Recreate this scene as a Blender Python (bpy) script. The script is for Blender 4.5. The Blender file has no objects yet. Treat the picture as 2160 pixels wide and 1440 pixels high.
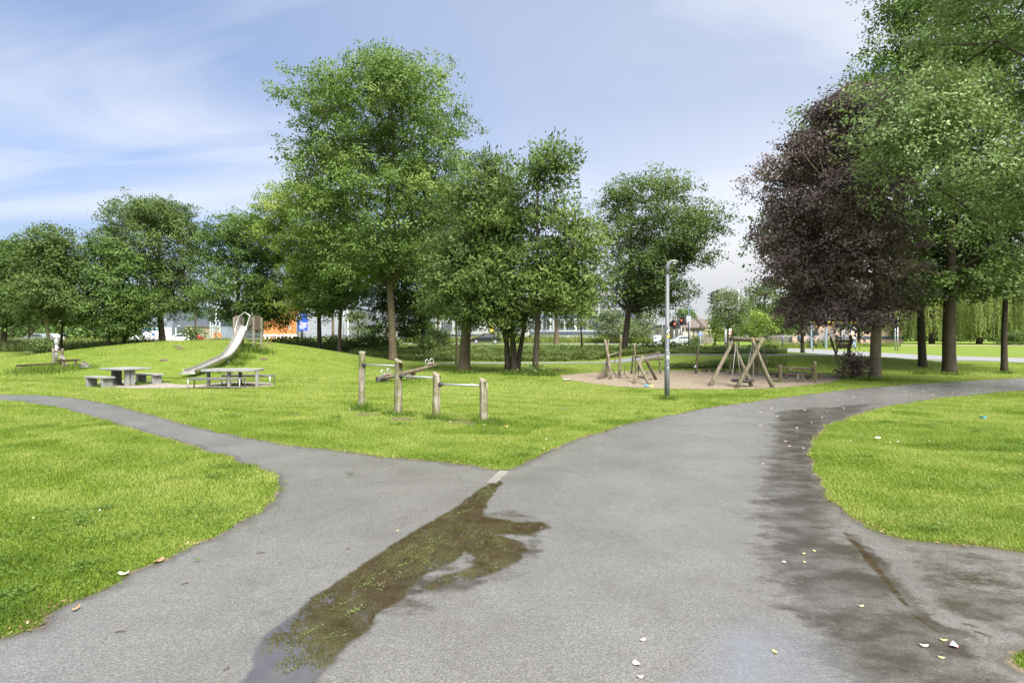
# Park with a forked wet asphalt path, a play mound with a slide and a sandpit playground
EXPO, SUN_STR, SUN_ANG, SKY_STR = 2.24, 2.5, 32.0, 0.0525
CLOUD_A = (4.5, 4.52, 4.6); CLOUD_B = (2.9, 2.95, 3.05); CLOUD_FILL = (6.5, 6.6, 6.9); CLOUD_LOC = (2.1, 1.0, 0.0)
import bpy, math, random
import numpy as np
from mathutils import Vector, Matrix
random.seed(7)
R = math.radians
SC = bpy.context.scene
COL = SC.collection
H, FPX, HY = 1.8, 1200.0, 706.0           # eye height, focal length and horizon of a 2160 px wide picture

# ------------------------------------------------------------------ terrain
def sstep(a, b, v):
    t = np.clip((np.asarray(v, float) - a) / (b - a), 0, 1)
    return t * t * (3 - 2 * t)

def gz(x, y):
    x = np.asarray(x, float); y = np.asarray(y, float)
    # play mound on the left
    rx = np.where(x < -17.5, 17.5, 12.5)
    ry = np.where(y < 34.0, 10.5, 13.0)
    q = np.sqrt(((x + 17.5) / rx) ** 2 + ((y - 34.0) / ry) ** 2)
    m = 1.45 * (1 - sstep(0.06, 1.0, q * 0.98))
    # bank behind the lawn
    px = 1080 + FPX * x / np.maximum(y, 1.0)
    d0 = 38.5 - 9.3 * sstep(1150, 1620, px)
    hb = 0.50 - 0.40 * sstep(20.5, 27.5, x)
    b = hb * sstep(0, 4.2, y - d0)
    return np.maximum(m, b) + 0.25 * np.minimum(m, b)

def g1(x, y): return float(gz(x, y))
def wx(px, d): return (px - 1080) / FPX * d
def wz(py, d): return H + (HY - py) / FPX * d
def gp(px, py, z=0.0):
    d = (H - z) * FPX / (py - HY)
    return (wx(px, d), d)
def P(px, py, d): return (wx(px, d), d, wz(py, d))

def ground_hit(px, py):
    d = 2.5
    while d < 75 and wz(py, d) > g1(wx(px, d), d): d += 0.06
    return d

# ------------------------------------------------------------------ 2-d polygons
def smooth_poly(pts, n=6, closed=True):
    pts = np.array(pts, float); out = []; N = len(pts)
    rng = range(N) if closed else range(N - 1)
    for i in rng:
        p0, p1, p2, p3 = (pts[(i - 1) % N] if closed or i > 0 else pts[0]), pts[i], pts[(i + 1) % N], (pts[(i + 2) % N] if closed or i + 2 < N else pts[-1])
        for k in range(n):
            t = k / n
            out.append(0.5 * ((2 * p1) + (-p0 + p2) * t + (2 * p0 - 5 * p1 + 4 * p2 - p3) * t * t + (-p0 + 3 * p1 - 3 * p2 + p3) * t ** 3))
    if not closed: out.append(pts[-1])
    return np.array(out)

def sdf(poly, x, y):
    """signed distance to a closed polygon, negative inside"""
    sh = np.shape(x); x = np.ravel(x).astype(np.float64); y = np.ravel(y).astype(np.float64)
    a = np.asarray(poly); b = np.roll(a, -1, 0)
    d2 = np.full(x.shape, 1e18); ins = np.zeros(x.shape, bool)
    for (ax, ay), (bx, by) in zip(a, b):
        ex, ey = bx - ax, by - ay
        L = ex * ex + ey * ey
        if L < 1e-12: continue
        t = np.clip(((x - ax) * ex + (y - ay) * ey) / L, 0, 1)
        dx, dy = x - ax - t * ex, y - ay - t * ey
        np.minimum(d2, dx * dx + dy * dy, out=d2)
        if ay != by:
            c = ((ay > y) != (by > y)) & (x < (bx - ax) * (y - ay) / (by - ay) + ax)
            ins ^= c
    r = np.sqrt(d2); r[ins] *= -1
    return r.reshape(sh)

def inside(poly, x, y):
    a = np.asarray(poly); b = np.roll(a, -1, 0); ins = np.zeros(np.shape(x), bool)
    for (ax, ay), (bx, by) in zip(a, b):
        if ay != by:
            ins ^= ((ay > y) != (by > y)) & (x < (bx - ax) * (y - ay) / (by - ay) + ax)
    return ins

def vnoise(x, y, s, seed):
    x = np.asarray(x) / s + 1000; y = np.asarray(y) / s + 1000
    xi = np.floor(x).astype(np.int64); yi = np.floor(y).astype(np.int64)
    fx = x - xi; fy = y - yi; fx = fx * fx * (3 - 2 * fx); fy = fy * fy * (3 - 2 * fy)
    def h(a, b):
        n = (a * 374761393 + b * 668265263 + seed * 1442695041) & 0x7fffffff
        n = ((n ^ (n >> 13)) * 1274126177) & 0x7fffffff
        return ((n ^ (n >> 16)) & 0xffff) / 65535.0
    return (h(xi, yi) * (1 - fx) + h(xi + 1, yi) * fx) * (1 - fy) + (h(xi, yi + 1) * (1 - fx) + h(xi + 1, yi + 1) * fx) * fy

# ------------------------------------------------------------------ materials
class NT:
    def __init__(s, name):
        s.m = bpy.data.materials.new(name); s.m.use_nodes = True
        s.t = s.m.node_tree; s.t.nodes.clear()
        s.out = s.n('ShaderNodeOutputMaterial')
    def n(s, kind, **kw):
        nd = s.t.nodes.new(kind)
        for k, v in kw.items(): setattr(nd, k, v)
        return nd
    def l(s, a, b): s.t.links.new(a, b)
    def coord(s, scale=(1, 1, 1), kind='Object'):
        tc = s.n('ShaderNodeTexCoord'); mp = s.n('ShaderNodeMapping')
        mp.inputs['Scale'].default_value = scale
        s.l(tc.outputs[kind], mp.inputs['Vector']); return mp.outputs[0]
    def noise(s, vec, scale, detail=3, rough=0.55):
        nd = s.n('ShaderNodeTexNoise'); nd.inputs['Scale'].default_value = scale
        nd.inputs['Detail'].default_value = detail; nd.inputs['Roughness'].default_value = rough
        if vec is not None: s.l(vec, nd.inputs['Vector'])
        return nd.outputs['Fac']
    def ramp(s, fac, stops):
        nd = s.n('ShaderNodeValToRGB'); e = nd.color_ramp.elements
        while len(e) < len(stops): e.new(0.5)
        for el, (p, c) in zip(e, stops):
            el.position = p; el.color = (c[0], c[1], c[2], 1) if not isinstance(c, (int, float)) else (c, c, c, 1)
        s.l(fac, nd.inputs[0]); return nd.outputs[0]
    def mix(s, fac, a, b, mode='MIX'):
        nd = s.n('ShaderNodeMix', data_type='RGBA', blend_type=mode)
        for sock, v in ((nd.inputs[0], fac), (nd.inputs[6], a), (nd.inputs[7], b)):
            if hasattr(v, 'links'): s.l(v, sock)
            elif isinstance(v, (int, float)): sock.default_value = v if sock is nd.inputs[0] or sock.type == 'VALUE' else (v, v, v, 1)
            else: sock.default_value = (v[0], v[1], v[2], 1)
        return nd.outputs[2]
    def math(s, op, a, b=None, clamp=False):
        nd = s.n('ShaderNodeMath', operation=op, use_clamp=clamp)
        for sock, v in ((nd.inputs[0], a), (nd.inputs[1], b)):
            if v is None: continue
            if hasattr(v, 'links'): s.l(v, sock)
            else: sock.default_value = v
        return nd.outputs[0]
    def bump(s, h, strength=0.5, dist=0.01):
        nd = s.n('ShaderNodeBump'); nd.inputs['Distance'].default_value = dist
        if hasattr(strength, 'links'): s.l(strength, nd.inputs['Strength'])
        else: nd.inputs['Strength'].default_value = strength
        s.l(h, nd.inputs['Height']); return nd.outputs[0]
    def attr(s, name):
        nd = s.n('ShaderNodeAttribute'); nd.attribute_name = name; return nd.outputs['Fac']
    def bsdf(s, col, rough=0.6, metal=0.0, normal=None, spec=0.5, emit=None, es=0.0, alpha=None, trans=0.0):
        p = s.n('ShaderNodeBsdfPrincipled')
        for k, v in (('Base Color', col), ('Roughness', rough), ('Metallic', metal), ('Specular IOR Level', spec)):
            if hasattr(v, 'links'): s.l(v, p.inputs[k])
            elif isinstance(v, (int, float)): p.inputs[k].default_value = v
            else: p.inputs[k].default_value = (v[0], v[1], v[2], 1)
        if normal is not None: s.l(normal, p.inputs['Normal'])
        if emit is not None:
            p.inputs['Emission Color'].default_value = (*emit, 1); p.inputs['Emission Strength'].default_value = es
        if trans: p.inputs['Transmission Weight'].default_value = trans
        return p.outputs[0]
    def done(s, sh): s.l(sh, s.out.inputs[0]); return s.m

def simple(name, c, rough=0.6, metal=0.0, var=0.25, scale=6.0, bump=0.0, stretch=(1, 1, 1), spec=0.5, dirt=None):
    n = NT(name); v = n.coord(stretch)
    f = n.noise(v, scale, 5, 0.6)
    c = np.array(c)
    col = n.ramp(f, [(0.3, c * (1 - var)), (0.7, np.minimum(c * (1 + var), 0.95))])
    if dirt is not None:
        f2 = n.noise(v, scale * 0.35, 4, 0.7)
        col = n.mix(n.ramp(f2, [(0.48, 0.0), (0.68, 0.75)]), col, dirt)
    nb = n.bump(n.noise(v, scale * 6, 3), bump, 0.01) if bump else None
    return n.done(n.bsdf(col, rough, metal, nb, spec))

def leaf_mat(name, dark, mid, light, transl=0.33, gloss=0.16):
    n = NT(name)
    col = n.ramp(n.attr('tint'), [(0.0, dark), (0.5, mid), (1.0, light)])
    p = n.bsdf(col, 0.5, 0, None, gloss)
    t = n.n('ShaderNodeBsdfTranslucent')
    tc = n.mix(1.0, col, (1.05, 1.15, 0.66), 'MULTIPLY')
    n.l(tc, t.inputs[0])
    mx = n.n('ShaderNodeMixShader'); mx.inputs[0].default_value = transl
    n.l(p, mx.inputs[1]); n.l(t.outputs[0], mx.inputs[2])
    return n.done(mx.outputs[0])

def bark_mat(name, a, b, moss=None):
    n = NT(name); v = n.coord((1, 1, 0.22)); v2 = n.coord((1, 1, 1))
    f = n.noise(v, 14, 6, 0.65)
    col = n.ramp(f, [(0.3, a), (0.62, b)])
    blot = n.noise(v2, 1.3, 4)
    col = n.mix(n.ramp(blot, [(0.42, 0.0), (0.7, 0.6)]), col, np.array(b) * 1.25)
    if moss is not None:
        col = n.mix(n.ramp(n.noise(v2, 2.1, 5), [(0.45, 0.0), (0.65, 0.7)]), col, moss)
    nb = n.bump(f, 0.8, 0.04)
    return n.done(n.bsdf(col, 0.85, 0, nb, 0.2))

def wood_mat(name, a, b, c, moss=(0.09, 0.11, 0.025), moss_amt=0.5, axis=2):
    st = [1, 1, 1]; st[axis] = 0.07
    n = NT(name); v = n.coord(tuple(st)); v2 = n.coord((1, 1, 1))
    f = n.noise(v, 22, 6, 0.7)
    col = n.ramp(f, [(0.32, a), (0.5, b), (0.68, c)])
    crack = n.ramp(n.noise(v, 38, 4, 0.6), [(0.33, 0.75), (0.41, 0.0)])
    col = n.mix(crack, col, np.array(a) * 0.35)
    col = n.mix(n.ramp(n.noise(v2, 3.2, 6, 0.7), [(0.47, 0.0), (0.62, moss_amt)]), col, moss)
    h = n.math('SUBTRACT', f, n.math('MULTIPLY', crack, 0.5))
    return n.done(n.bsdf(col, 0.85, 0, n.bump(h, 0.7, 0.02), 0.25))

# ------------------------------------------------------------------ mesh building
class MB:
    def __init__(s): s.v = []; s.f = []; s.s = []
    def add(s, vs, fs, smooth=False):
        o = len(s.v); s.v += [tuple(map(float, p)) for p in vs]
        for f in fs: s.f.append(tuple(i + o for i in f)); s.s.append(smooth)
        return s
    def box(s, c, size, rz=0.0, M=None):
        hx, hy, hz = size[0] / 2, size[1] / 2, size[2] / 2
        m = Matrix.Translation(c) @ (M.to_4x4() if M else Matrix.Rotation(rz, 4, 'Z'))
        vs = [m @ Vector((x, y, z)) for x in (-hx, hx) for y in (-hy, hy) for z in (-hz, hz)]
        return s.add(vs, [(0, 1, 3, 2), (4, 6, 7, 5), (0, 4, 5, 1), (2, 3, 7, 6), (0, 2, 6, 4), (1, 5, 7, 3)])
    def beam(s, p, q, w, h, up=(0, 0, 1)):
        p, q = Vector(p), Vector(q); a = (q - p); L = a.length; a.normalize()
        u = Vector(up)
        if abs(a.dot(u)) > 0.98: u = Vector((0, 1, 0))
        b = u.cross(a).normalized(); c = a.cross(b)
        M = Matrix((a, b, c)).transposed()
        return s.box((p + q) / 2, (L, w, h), M=M)
    def tube(s, pts, rad, n=8, cap=True, smooth=True, wob=0.0, closed=False, cut=None):
        pts = [Vector(p) for p in pts]; N = len(pts)
        if not hasattr(rad, '__len__'): rad = [rad] * N
        vs = []; ref = None
        for i, p in enumerate(pts):
            a = (pts[(i + 1) % N] if closed else pts[min(i + 1, N - 1)]) - (pts[(i - 1) % N] if closed else pts[max(i - 1, 0)])
            if a.length < 1e-9: a = Vector((0, 0, 1))
            a.normalize()
            if ref is None: ref = a.orthogonal() if abs(a.z) < 0.9 else Vector((1, 0, 0))
            b = (ref - a * ref.dot(a))
            b = b.normalized() if b.length > 1e-6 else a.orthogonal().normalized()
            ref = b; c = a.cross(b)
            for k in range(n):
                t = 2 * math.pi * k / n
                r = rad[i] * (1 + (random.uniform(-wob, wob) if wob else 0))
                q = p + (b * math.cos(t) + c * math.sin(t)) * r
                if cut is not None and i == N - 1: q = q + a * (cut[0] * (q - p).x / max(rad[i], 1e-6) + cut[1] * (q - p).y / max(rad[i], 1e-6))
                vs.append(q)
        fs = []
        for i in range(N if closed else N - 1):
            j = (i + 1) % N
            for k in range(n):
                k2 = (k + 1) % n
                fs.append((i * n + k, i * n + k2, j * n + k2, j * n + k))
        s.add(vs, fs, smooth)
        if cap and not closed:
            o = len(s.v) - len(vs)
            s.f.append(tuple(o + k for k in reversed(range(n)))); s.s.append(False)
            s.f.append(tuple(o + (N - 1) * n + k for k in range(n))); s.s.append(False)
        return s
    def prism(s, poly, z0, z1):
        n = len(poly)
        vs = [(p[0], p[1], z0) for p in poly] + [(p[0], p[1], z1) for p in poly]
        fs = [tuple(reversed(range(n))), tuple(range(n, 2 * n))] + [(i, (i + 1) % n, n + (i + 1) % n, n + i) for i in range(n)]
        return s.add(vs, fs)
    def extr(s, prof, p0, ax, up, along, L):
        """profile (u,v) in plane ax/up at p0, extruded along*L"""
        p0, ax, up, al = Vector(p0), Vector(ax), Vector(up), Vector(along)
        n = len(prof)
        a = [p0 + ax * u + up * v for u, v in prof]; b = [q + al * L for q in a]
        fs = [tuple(reversed(range(n))), tuple(range(n, 2 * n))] + [(i, (i + 1) % n, n + (i + 1) % n, n + i) for i in range(n)]
        return s.add(a + b, fs)
    def lathe(s, prof, c, n=16, smooth=True):
        vs = []; c = Vector(c)
        for r, z in prof:
            for k in range(n):
                t = 2 * math.pi * k / n; vs.append(c + Vector((r * math.cos(t), r * math.sin(t), z)))
        fs = [(i * n + k, i * n + (k + 1) % n, (i + 1) * n + (k + 1) % n, (i + 1) * n + k) for i in range(len(prof) - 1) for k in range(n)]
        s.add(vs, fs, smooth)
        o = len(s.v) - len(vs)
        s.f.append(tuple(o + k for k in reversed(range(n)))); s.s.append(False)
        s.f.append(tuple(o + (len(prof) - 1) * n + k for k in range(n))); s.s.append(False)
        return s
    def disc(s, c, nrm, r, th, n=20):
        c, nrm = Vector(c), Vector(nrm).normalized()
        return s.tube([c - nrm * th / 2, c + nrm * th / 2], r, n, True, False)

def root_loc(o):
    while o.parent is not None: o = o.parent
    return o.location

def obj(name, mb, m, parent=None, bev=0.0):
    me = bpy.data.meshes.new(name)
    off = root_loc(parent) if parent is not None else Vector((0, 0, 0))
    me.from_pydata([(p[0] - off.x, p[1] - off.y, p[2] - off.z) for p in mb.v], [], mb.f)
    me.polygons.foreach_set('use_smooth', mb.s); me.validate(); me.update()
    me.materials.append(m)
    o = bpy.data.objects.new(name, me); COL.objects.link(o)
    if parent is not None: o.parent = parent
    if bev:
        b = o.modifiers.new('bevel', 'BEVEL'); b.width = bev; b.segments = 2; b.limit_method = 'ANGLE'
    return o

def npobj(name, verts, faces, m, parent=None, tint=None, attrs=None, smooth=False):
    """numpy mesh: faces (F,k) of one size or a list of such arrays"""
    if not isinstance(faces, list): faces = [faces]
    faces = [f for f in faces if len(f)]
    me = bpy.data.meshes.new(name)
    off = np.array(root_loc(parent)) if parent is not None else np.zeros(3)
    v = (np.asarray(verts) - off).astype(np.float32)
    me.vertices.add(len(v)); me.vertices.foreach_set('co', v.ravel())
    nl = sum(f.size for f in faces); nf = sum(len(f) for f in faces)
    me.loops.add(nl); me.polygons.add(nf)
    me.loops.foreach_set('vertex_index', np.concatenate([f.ravel() for f in faces]).astype(np.int32))
    tot = np.concatenate([np.full(len(f), f.shape[1], np.int32) for f in faces])
    st = np.concatenate([[0], np.cumsum(tot)[:-1]]).astype(np.int32)
    me.polygons.foreach_set('loop_start', st)
    if smooth: me.polygons.foreach_set('use_smooth', np.ones(nf, bool))
    me.update(calc_edges=True)
    if tint is not None:
        a = me.attributes.new('tint', 'FLOAT', 'FACE'); a.data.foreach_set('value', np.asarray(tint, np.float32))
    for k, val in (attrs or {}).items():
        a = me.attributes.new(k, 'FLOAT', 'POINT'); a.data.foreach_set('value', np.asarray(val, np.float32))
    me.materials.append(m)
    o = bpy.data.objects.new(name, me); COL.objects.link(o)
    if parent is not None: o.parent = parent
    return o

def thing(name, label, cat, loc=(0, 0, 0), group=None):
    o = bpy.data.objects.new(name, None); COL.objects.link(o)
    o.empty_display_size = 0.2; o.location = loc
    o['label'] = label; o['category'] = cat
    if group: o['group'] = group
    return o
def tag(o, label, cat, group=None):
    o['label'] = label; o['category'] = cat
    if group: o['group'] = group
    return o
def struct(o, kind='structure', label=None):
    o['kind'] = kind
    if label: o['label'] = label
    return o
def dup(root, loc, rotz=0.0, label=None, scale=None):
    r = root.copy(); COL.objects.link(r); r.location = loc; r.rotation_euler = (0, 0, rotz)
    if scale: r.scale = scale
    if label: r['label'] = label
    for ch in list(root.children):
        c = ch.copy(); COL.objects.link(c); c.parent = r
        for g in list(ch.children):
            e = g.copy(); COL.objects.link(e); e.parent = c
    return r
# ================================================================== SETTING
rg = np.random.default_rng(11)

# ------------------------------------------------------------------ outlines of paths, sand and pads on the ground
path_px_a = [(0,1345),(100,1297),(200,1248),(300,1200),(400,1152),(480,1110),(540,1077),(575,1048),(583,1025),(570,1006),(540,990),(480,965),
             (400,940),(300,912),(200,882),(130,862),(60,850),(0,845),(-240,838)]
path_px_b = [(-240,826),(0,832),(100,834),(200,846),(300,869),(400,896),(500,918),(600,936),(700,950),(800,962),(900,972),(1000,983),(1058,989),
             (1085,984),(1130,962),(1180,940),(1250,915),(1350,888),(1450,868),(1550,852),(1650,838),(1750,826),(1850,816),(2000,806),(2160,797),(2350,787)]
path_px_c = [(2350,813),(2160,824),(2050,834),(1950,846),(1850,863),(1780,886),(1732,912),(1716,940),(1714,970),(1725,1003),(1750,1042),(1780,1076),
             (1825,1106),(1880,1129),(1960,1146),(2060,1156),(2160,1166),(2500,1192)]
def world(px): return [gp(*p) for p in px]
path_poly = np.array(world(path_px_a) + world(path_px_b) + world(path_px_c) +
                     [(9.0, 3.7), (9.0, 2.55), (4.2, 2.85), (3.2, 3.12), (2.9, 3.22), (2.72, 3.16), (2.75, 2.95), (3.1, 2.2), (3.4, 0.6), (3.4, -2.0), (-7.0, -2.0), (-6.6, 1.3), (-4.6, 2.55)])
path_poly = smooth_poly(path_poly, 9)
_t = np.roll(path_poly, -1, 0) - np.roll(path_poly, 1, 0); _t /= np.linalg.norm(_t, axis=1)[:, None] + 1e-9
_j = 0.10 * (vnoise(path_poly[:, 0], path_poly[:, 1], 0.8, 81) - 0.5) + 0.09 * (vnoise(path_poly[:, 0], path_poly[:, 1], 0.27, 82) - 0.5)
path_poly = path_poly + np.stack([_t[:, 1], -_t[:, 0]], -1) * _j[:, None]

sand_poly = smooth_poly(world([(1182,793),(1215,789),(1262,785),(1330,783),(1400,782),(1500,783),(1600,784),(1700,787),(1765,793),(1772,801),(1735,809),(1690,814),
             (1630,819),(1560,821),(1470,821),(1380,820),(1300,815),(1240,808),(1200,801)]), 5)
pad_poly = smooth_poly(world([(205,806),(250,818),(330,819),(420,818),(500,819),(575,813),(560,807),(480,806),(400,812),(330,806),(260,803)]), 4)
thin_poly = smooth_poly([(wx(940,35.2), 35.2), (wx(1180,35.6), 35.6), (wx(1300,36.3), 36.3), (wx(1400,36.6), 36.6), (wx(1560,36.0), 36.0), (wx(1740,35.6), 35.6), (wx(1850,36.2), 36.2), (wx(2010,36.4), 36.4),
                         (wx(2010,37.4), 37.4), (wx(1850,37.6), 37.6), (wx(1740,37.2), 37.2), (wx(1560,37.6), 37.6), (wx(1400,38.0), 38.0), (wx(1300,37.7), 37.7), (wx(1180,37.0), 37.0), (wx(940,36.6), 36.6)], 4)
road_poly = smooth_poly([(70, 24), (wx(2300,33.5), 33.5), (wx(2160,35.2), 35.2), (wx(2010,38.0), 38.0), (wx(1880,40.5), 40.5), (wx(1780,46), 46), (wx(1715,52), 52), (wx(1640,58), 58), (wx(1560,64), 64), (wx(1400,74), 74), (wx(900,80), 80), (wx(300,84), 84), (-140, 88),
                         (-140, 95), (wx(300,91), 91), (wx(900,87), 87), (wx(1400,82), 82), (wx(1600,74), 74), (wx(1720,66), 66), (wx(1800,58), 58), (wx(1880,52), 52), (wx(2010,45), 45), (wx(2160,41.5), 41.5), (wx(2300,39.5), 39.5), (75, 31)], 4)

# ------------------------------------------------------------------ ground sheet
def axis(lo, hi, fine_lo, fine_hi, step):
    a = list(np.arange(fine_lo, fine_hi + 1e-6, step)); s = step; v = fine_hi
    while v < hi: s *= 1.18; v += s; a.append(v)
    s = step; v = fine_lo; pre = []
    while v > lo: s *= 1.18; v -= s; pre.append(v)
    return np.array(pre[::-1] + a)
def sheet(name, xs, ys, zf, m, keep=None, attrs=None, snap=None):
    X, Y = np.meshgrid(xs, ys)
    V = np.stack([X, Y, zf(X, Y)], -1).reshape(-1, 3)
    ny, nx = X.shape; i = np.arange(ny * nx).reshape(ny, nx)
    F = np.stack([i[:-1, :-1], i[:-1, 1:], i[1:, 1:], i[1:, :-1]], -1).reshape(-1, 4)
    return V, F

n = NT('lawn_ground'); v = n.coord()
vs_ = n.coord((0.5, 2.2, 1))
fine = n.noise(v, 22, 4, 0.7); mid = n.noise(v, 2.6, 5, 0.65); big = n.noise(v, 0.33, 3); mow = n.noise(vs_, 0.8, 4, 0.6)
col = n.ramp(fine, [(0.28, (0.040, 0.072, 0.008)), (0.5, (0.105, 0.165, 0.015)), (0.72, (0.185, 0.235, 0.042))])
col = n.mix(n.ramp(mid, [(0.42, 0.0), (0.7, 0.55)]), col, (0.21, 0.235, 0.06))
col = n.mix(n.ramp(big, [(0.4, 0.0), (0.62, 0.4)]), col, (0.09, 0.15, 0.018))
col = n.mix(n.ramp(mow, [(0.5, 0.0), (0.72, 0.35)]), col, (0.235, 0.26, 0.075))
nb = n.bump(n.math('ADD', fine, n.math('MULTIPLY', mid, 0.8)), 0.9, 0.05)
M_LAWN = n.done(n.bsdf(col, 0.9, 0, nb, 0.15))
V, F = sheet('ground', axis(-420, 420, -34, 40, 0.45), axis(-60, 620, 0, 62, 0.45), gz, None)
struct(npobj('ground', V, F, M_LAWN, smooth=True))

# ------------------------------------------------------------------ asphalt
puddle_a = np.array(world([(1050,1014),(1028,1022),(990,1048),(970,1066),(927,1090),(870,1123),(823,1153),(773,1187),(720,1223),(657,1263),(627,1290),(590,1322),(560,1336),(535,1392),(500,1500),
                           (640,1500),(660,1440),(693,1405),(733,1362),(767,1338),(793,1298),(837,1272),(862,1240),(893,1214),(943,1192),(975,1170),(985,1130),(1015,1100),(1020,1083),(1030,1055),(1044,1036),(1060,1018)]))
puddle_b = np.array(world([(985,1075),(1020,1090),(1093,1101),(1150,1104),(1160,1112),(1120,1128),(1050,1128),(1030,1124),(1062,1132),(1098,1143),(1113,1160),(1090,1186),(1045,1206),(1000,1224),(950,1232),(910,1246),(896,1240),(930,1215),(985,1205),(1005,1180),(980,1165),(930,1190),(860,1180),(900,1110)]))
puddle_c = np.array(world([(1490,1350),(1560,1322),(1640,1310),(1710,1335),(1770,1385),(1810,1430),(1850,1510),(1440,1510)]))
film_shade_a = np.array(world([(1640,868),(1720,860),(1850,850),(1740,905),(1712,945),(1718,990),(1750,1050),(1780,1110),(1840,1180),(1900,1250),(2000,1330),(2110,1400),(2160,1520),(1800,1520),(1745,1400),(1690,1330),(1630,1255),(1605,1160),(1600,1060),(1612,960)]))  # damp right strip, also painted dark for the trees mirrored in it
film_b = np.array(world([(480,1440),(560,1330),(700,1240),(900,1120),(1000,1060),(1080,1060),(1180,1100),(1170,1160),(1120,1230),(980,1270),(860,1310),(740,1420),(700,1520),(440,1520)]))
groove = np.array(world([(1770,1122),(1790,1124),(1850,1165),(1890,1215),(1950,1290),(1990,1322),(2060,1340),(2060,1350),(1955,1338),(1930,1310),(1880,1250),(1830,1190)]))
groove_in = np.array(world([(1773, 1122), (1786, 1124), (1835, 1165), (1880, 1225), (1935, 1295), (1975, 1328), (2040, 1342), (1958, 1335), (1925, 1303), (1870, 1240), (1822, 1180)]))
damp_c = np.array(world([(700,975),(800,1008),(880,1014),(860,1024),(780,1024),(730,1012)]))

xs = np.arange(-17.5, 30, 0.055); ys = [-2.0]
while ys[-1] < 27.5: ys.append(ys[-1] + (0.045 if ys[-1] < 6 else 0.0075 * ys[-1]))
X, Y = np.meshgrid(xs, np.array(ys))
S = np.full(X.shape, 9.0)
ok = (np.abs(X) < np.maximum(Y, 0) * 1.05 + 8)
S[ok] = sdf(path_poly, X[ok], Y[ok])
cell = 0.075
i = np.arange(X.size).reshape(X.shape)
mn = np.minimum(np.minimum(S[:-1, :-1], S[:-1, 1:]), np.minimum(S[1:, :-1], S[1:, 1:]))
mx = np.maximum(np.maximum(S[:-1, :-1], S[:-1, 1:]), np.maximum(S[1:, :-1], S[1:, 1:]))
kf = (mn < -0.005) & (mx < 0.35)
F = np.stack([i[:-1, :-1], i[:-1, 1:], i[1:, 1:], i[1:, :-1]], -1)[kf]
gy, gx = np.gradient(S, np.array(ys), xs)
gl = np.sqrt(gx * gx + gy * gy) + 1e-6
mv = (S > 0)
X2 = np.where(mv, X - gx / gl * S, X); Y2 = np.where(mv, Y - gy / gl * S, Y)
used = np.unique(F); remap = np.full(X.size, -1, np.int64); remap[used] = np.arange(len(used))
xu, yu, su = X2.ravel()[used], Y2.ravel()[used], np.minimum(S.ravel()[used], 0)
def soft(poly, w):                                   # 1 deep inside, 0.5 on the outline, 0 outside
    lo, hi = poly.min(0) - w, poly.max(0) + w
    r = np.zeros(len(xu)); k = (xu > lo[0]) & (xu < hi[0]) & (yu > lo[1]) & (yu < hi[1])
    r[k] = np.clip(0.5 - sdf(poly, xu[k], yu[k]) / (2 * w), 0, 1); return r
pud = np.maximum.reduce([soft(puddle_a, 0.16), soft(puddle_b, 0.2), 0.80 * soft(groove_in, 0.05)])
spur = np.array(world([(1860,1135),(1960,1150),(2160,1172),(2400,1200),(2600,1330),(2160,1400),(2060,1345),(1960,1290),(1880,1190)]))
film = np.maximum.reduce([0.55 * soft(spur, 0.2), 1.15 * soft(groove, 0.14), 1.0 * soft(film_shade_a, 0.4), 0.55 * soft(film_b, 0.2), 0.55 * soft(damp_c, 0.25)])
flo = soft(puddle_c, 0.5)

n = NT('wet_asphalt'); v = n.coord()
a_p, a_f, a_e = n.attr('puddle'), n.attr('film'), n.attr('edge')
grain = n.noise(v, 95, 3, 0.75); grit = n.noise(v, 260, 2, 0.6); blot = n.noise(v, 1.1, 5, 0.6); spot = n.noise(v, 7, 4, 0.6)
vor = n.n('ShaderNodeTexVoronoi'); vor.inputs['Scale'].default_value = 75; n.l(v, vor.inputs['Vector'])
stone = n.ramp(vor.outputs['Distance'], [(0.0, 1.0), (0.75, 0.0)])
col = n.ramp(grain, [(0.27, (0.055, 0.0535, 0.0505)), (0.52, (0.136, 0.133, 0.127)), (0.76, (0.26, 0.255, 0.245))])
col = n.mix(n.ramp(blot, [(0.38, 0.0), (0.68, 0.45)]), col, (0.075, 0.071, 0.066))
# water masks with a ragged rim
speck = n.ramp(n.noise(v, 150, 2, 0.8), [(0.66, 0.0), (0.74, 0.55)])
col = n.mix(speck, col, (0.40, 0.385, 0.36))
pm = n.math('ADD', a_p, n.math('MULTIPLY', n.math('SUBTRACT', n.noise(v, 5, 6, 0.7), 0.5), 0.45))
pm = n.math('ADD', pm, n.math('MULTIPLY', n.math('SUBTRACT', grain, 0.5), 0.25))
pmask = n.ramp(pm, [(0.44, 0.0), (0.53, 1.0)])
vh = n.coord((1.0, 1.5, 1))
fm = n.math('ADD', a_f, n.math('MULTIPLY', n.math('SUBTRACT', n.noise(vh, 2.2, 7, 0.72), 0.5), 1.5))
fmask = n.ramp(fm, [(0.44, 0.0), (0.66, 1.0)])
flood = n.ramp(n.math('ADD', n.attr('flood'), n.math('MULTIPLY', n.math('SUBTRACT', n.noise(v, 1.9, 7, 0.7), 0.5), 0.8)), [(0.38, 0.0), (0.72, 0.9)])
wet_shade = n.math('MULTIPLY', fmask, n.math('SUBTRACT', 1.0, n.math('MULTIPLY', flood, 0.55)))
col = n.mix(n.math('MULTIPLY', wet_shade, n.ramp(n.noise(vh, 2.0, 5, 0.65), [(0.38, 0.35), (0.58, 0.95)])), col, (0.036, 0.030, 0.023))  # wet darkening; on the right the dark tree reflection is painted in too
col = n.mix(pmask, col, n.ramp(spot, [(0.3, (0.034, 0.025, 0.014)), (0.7, (0.066, 0.050, 0.031))]))
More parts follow.
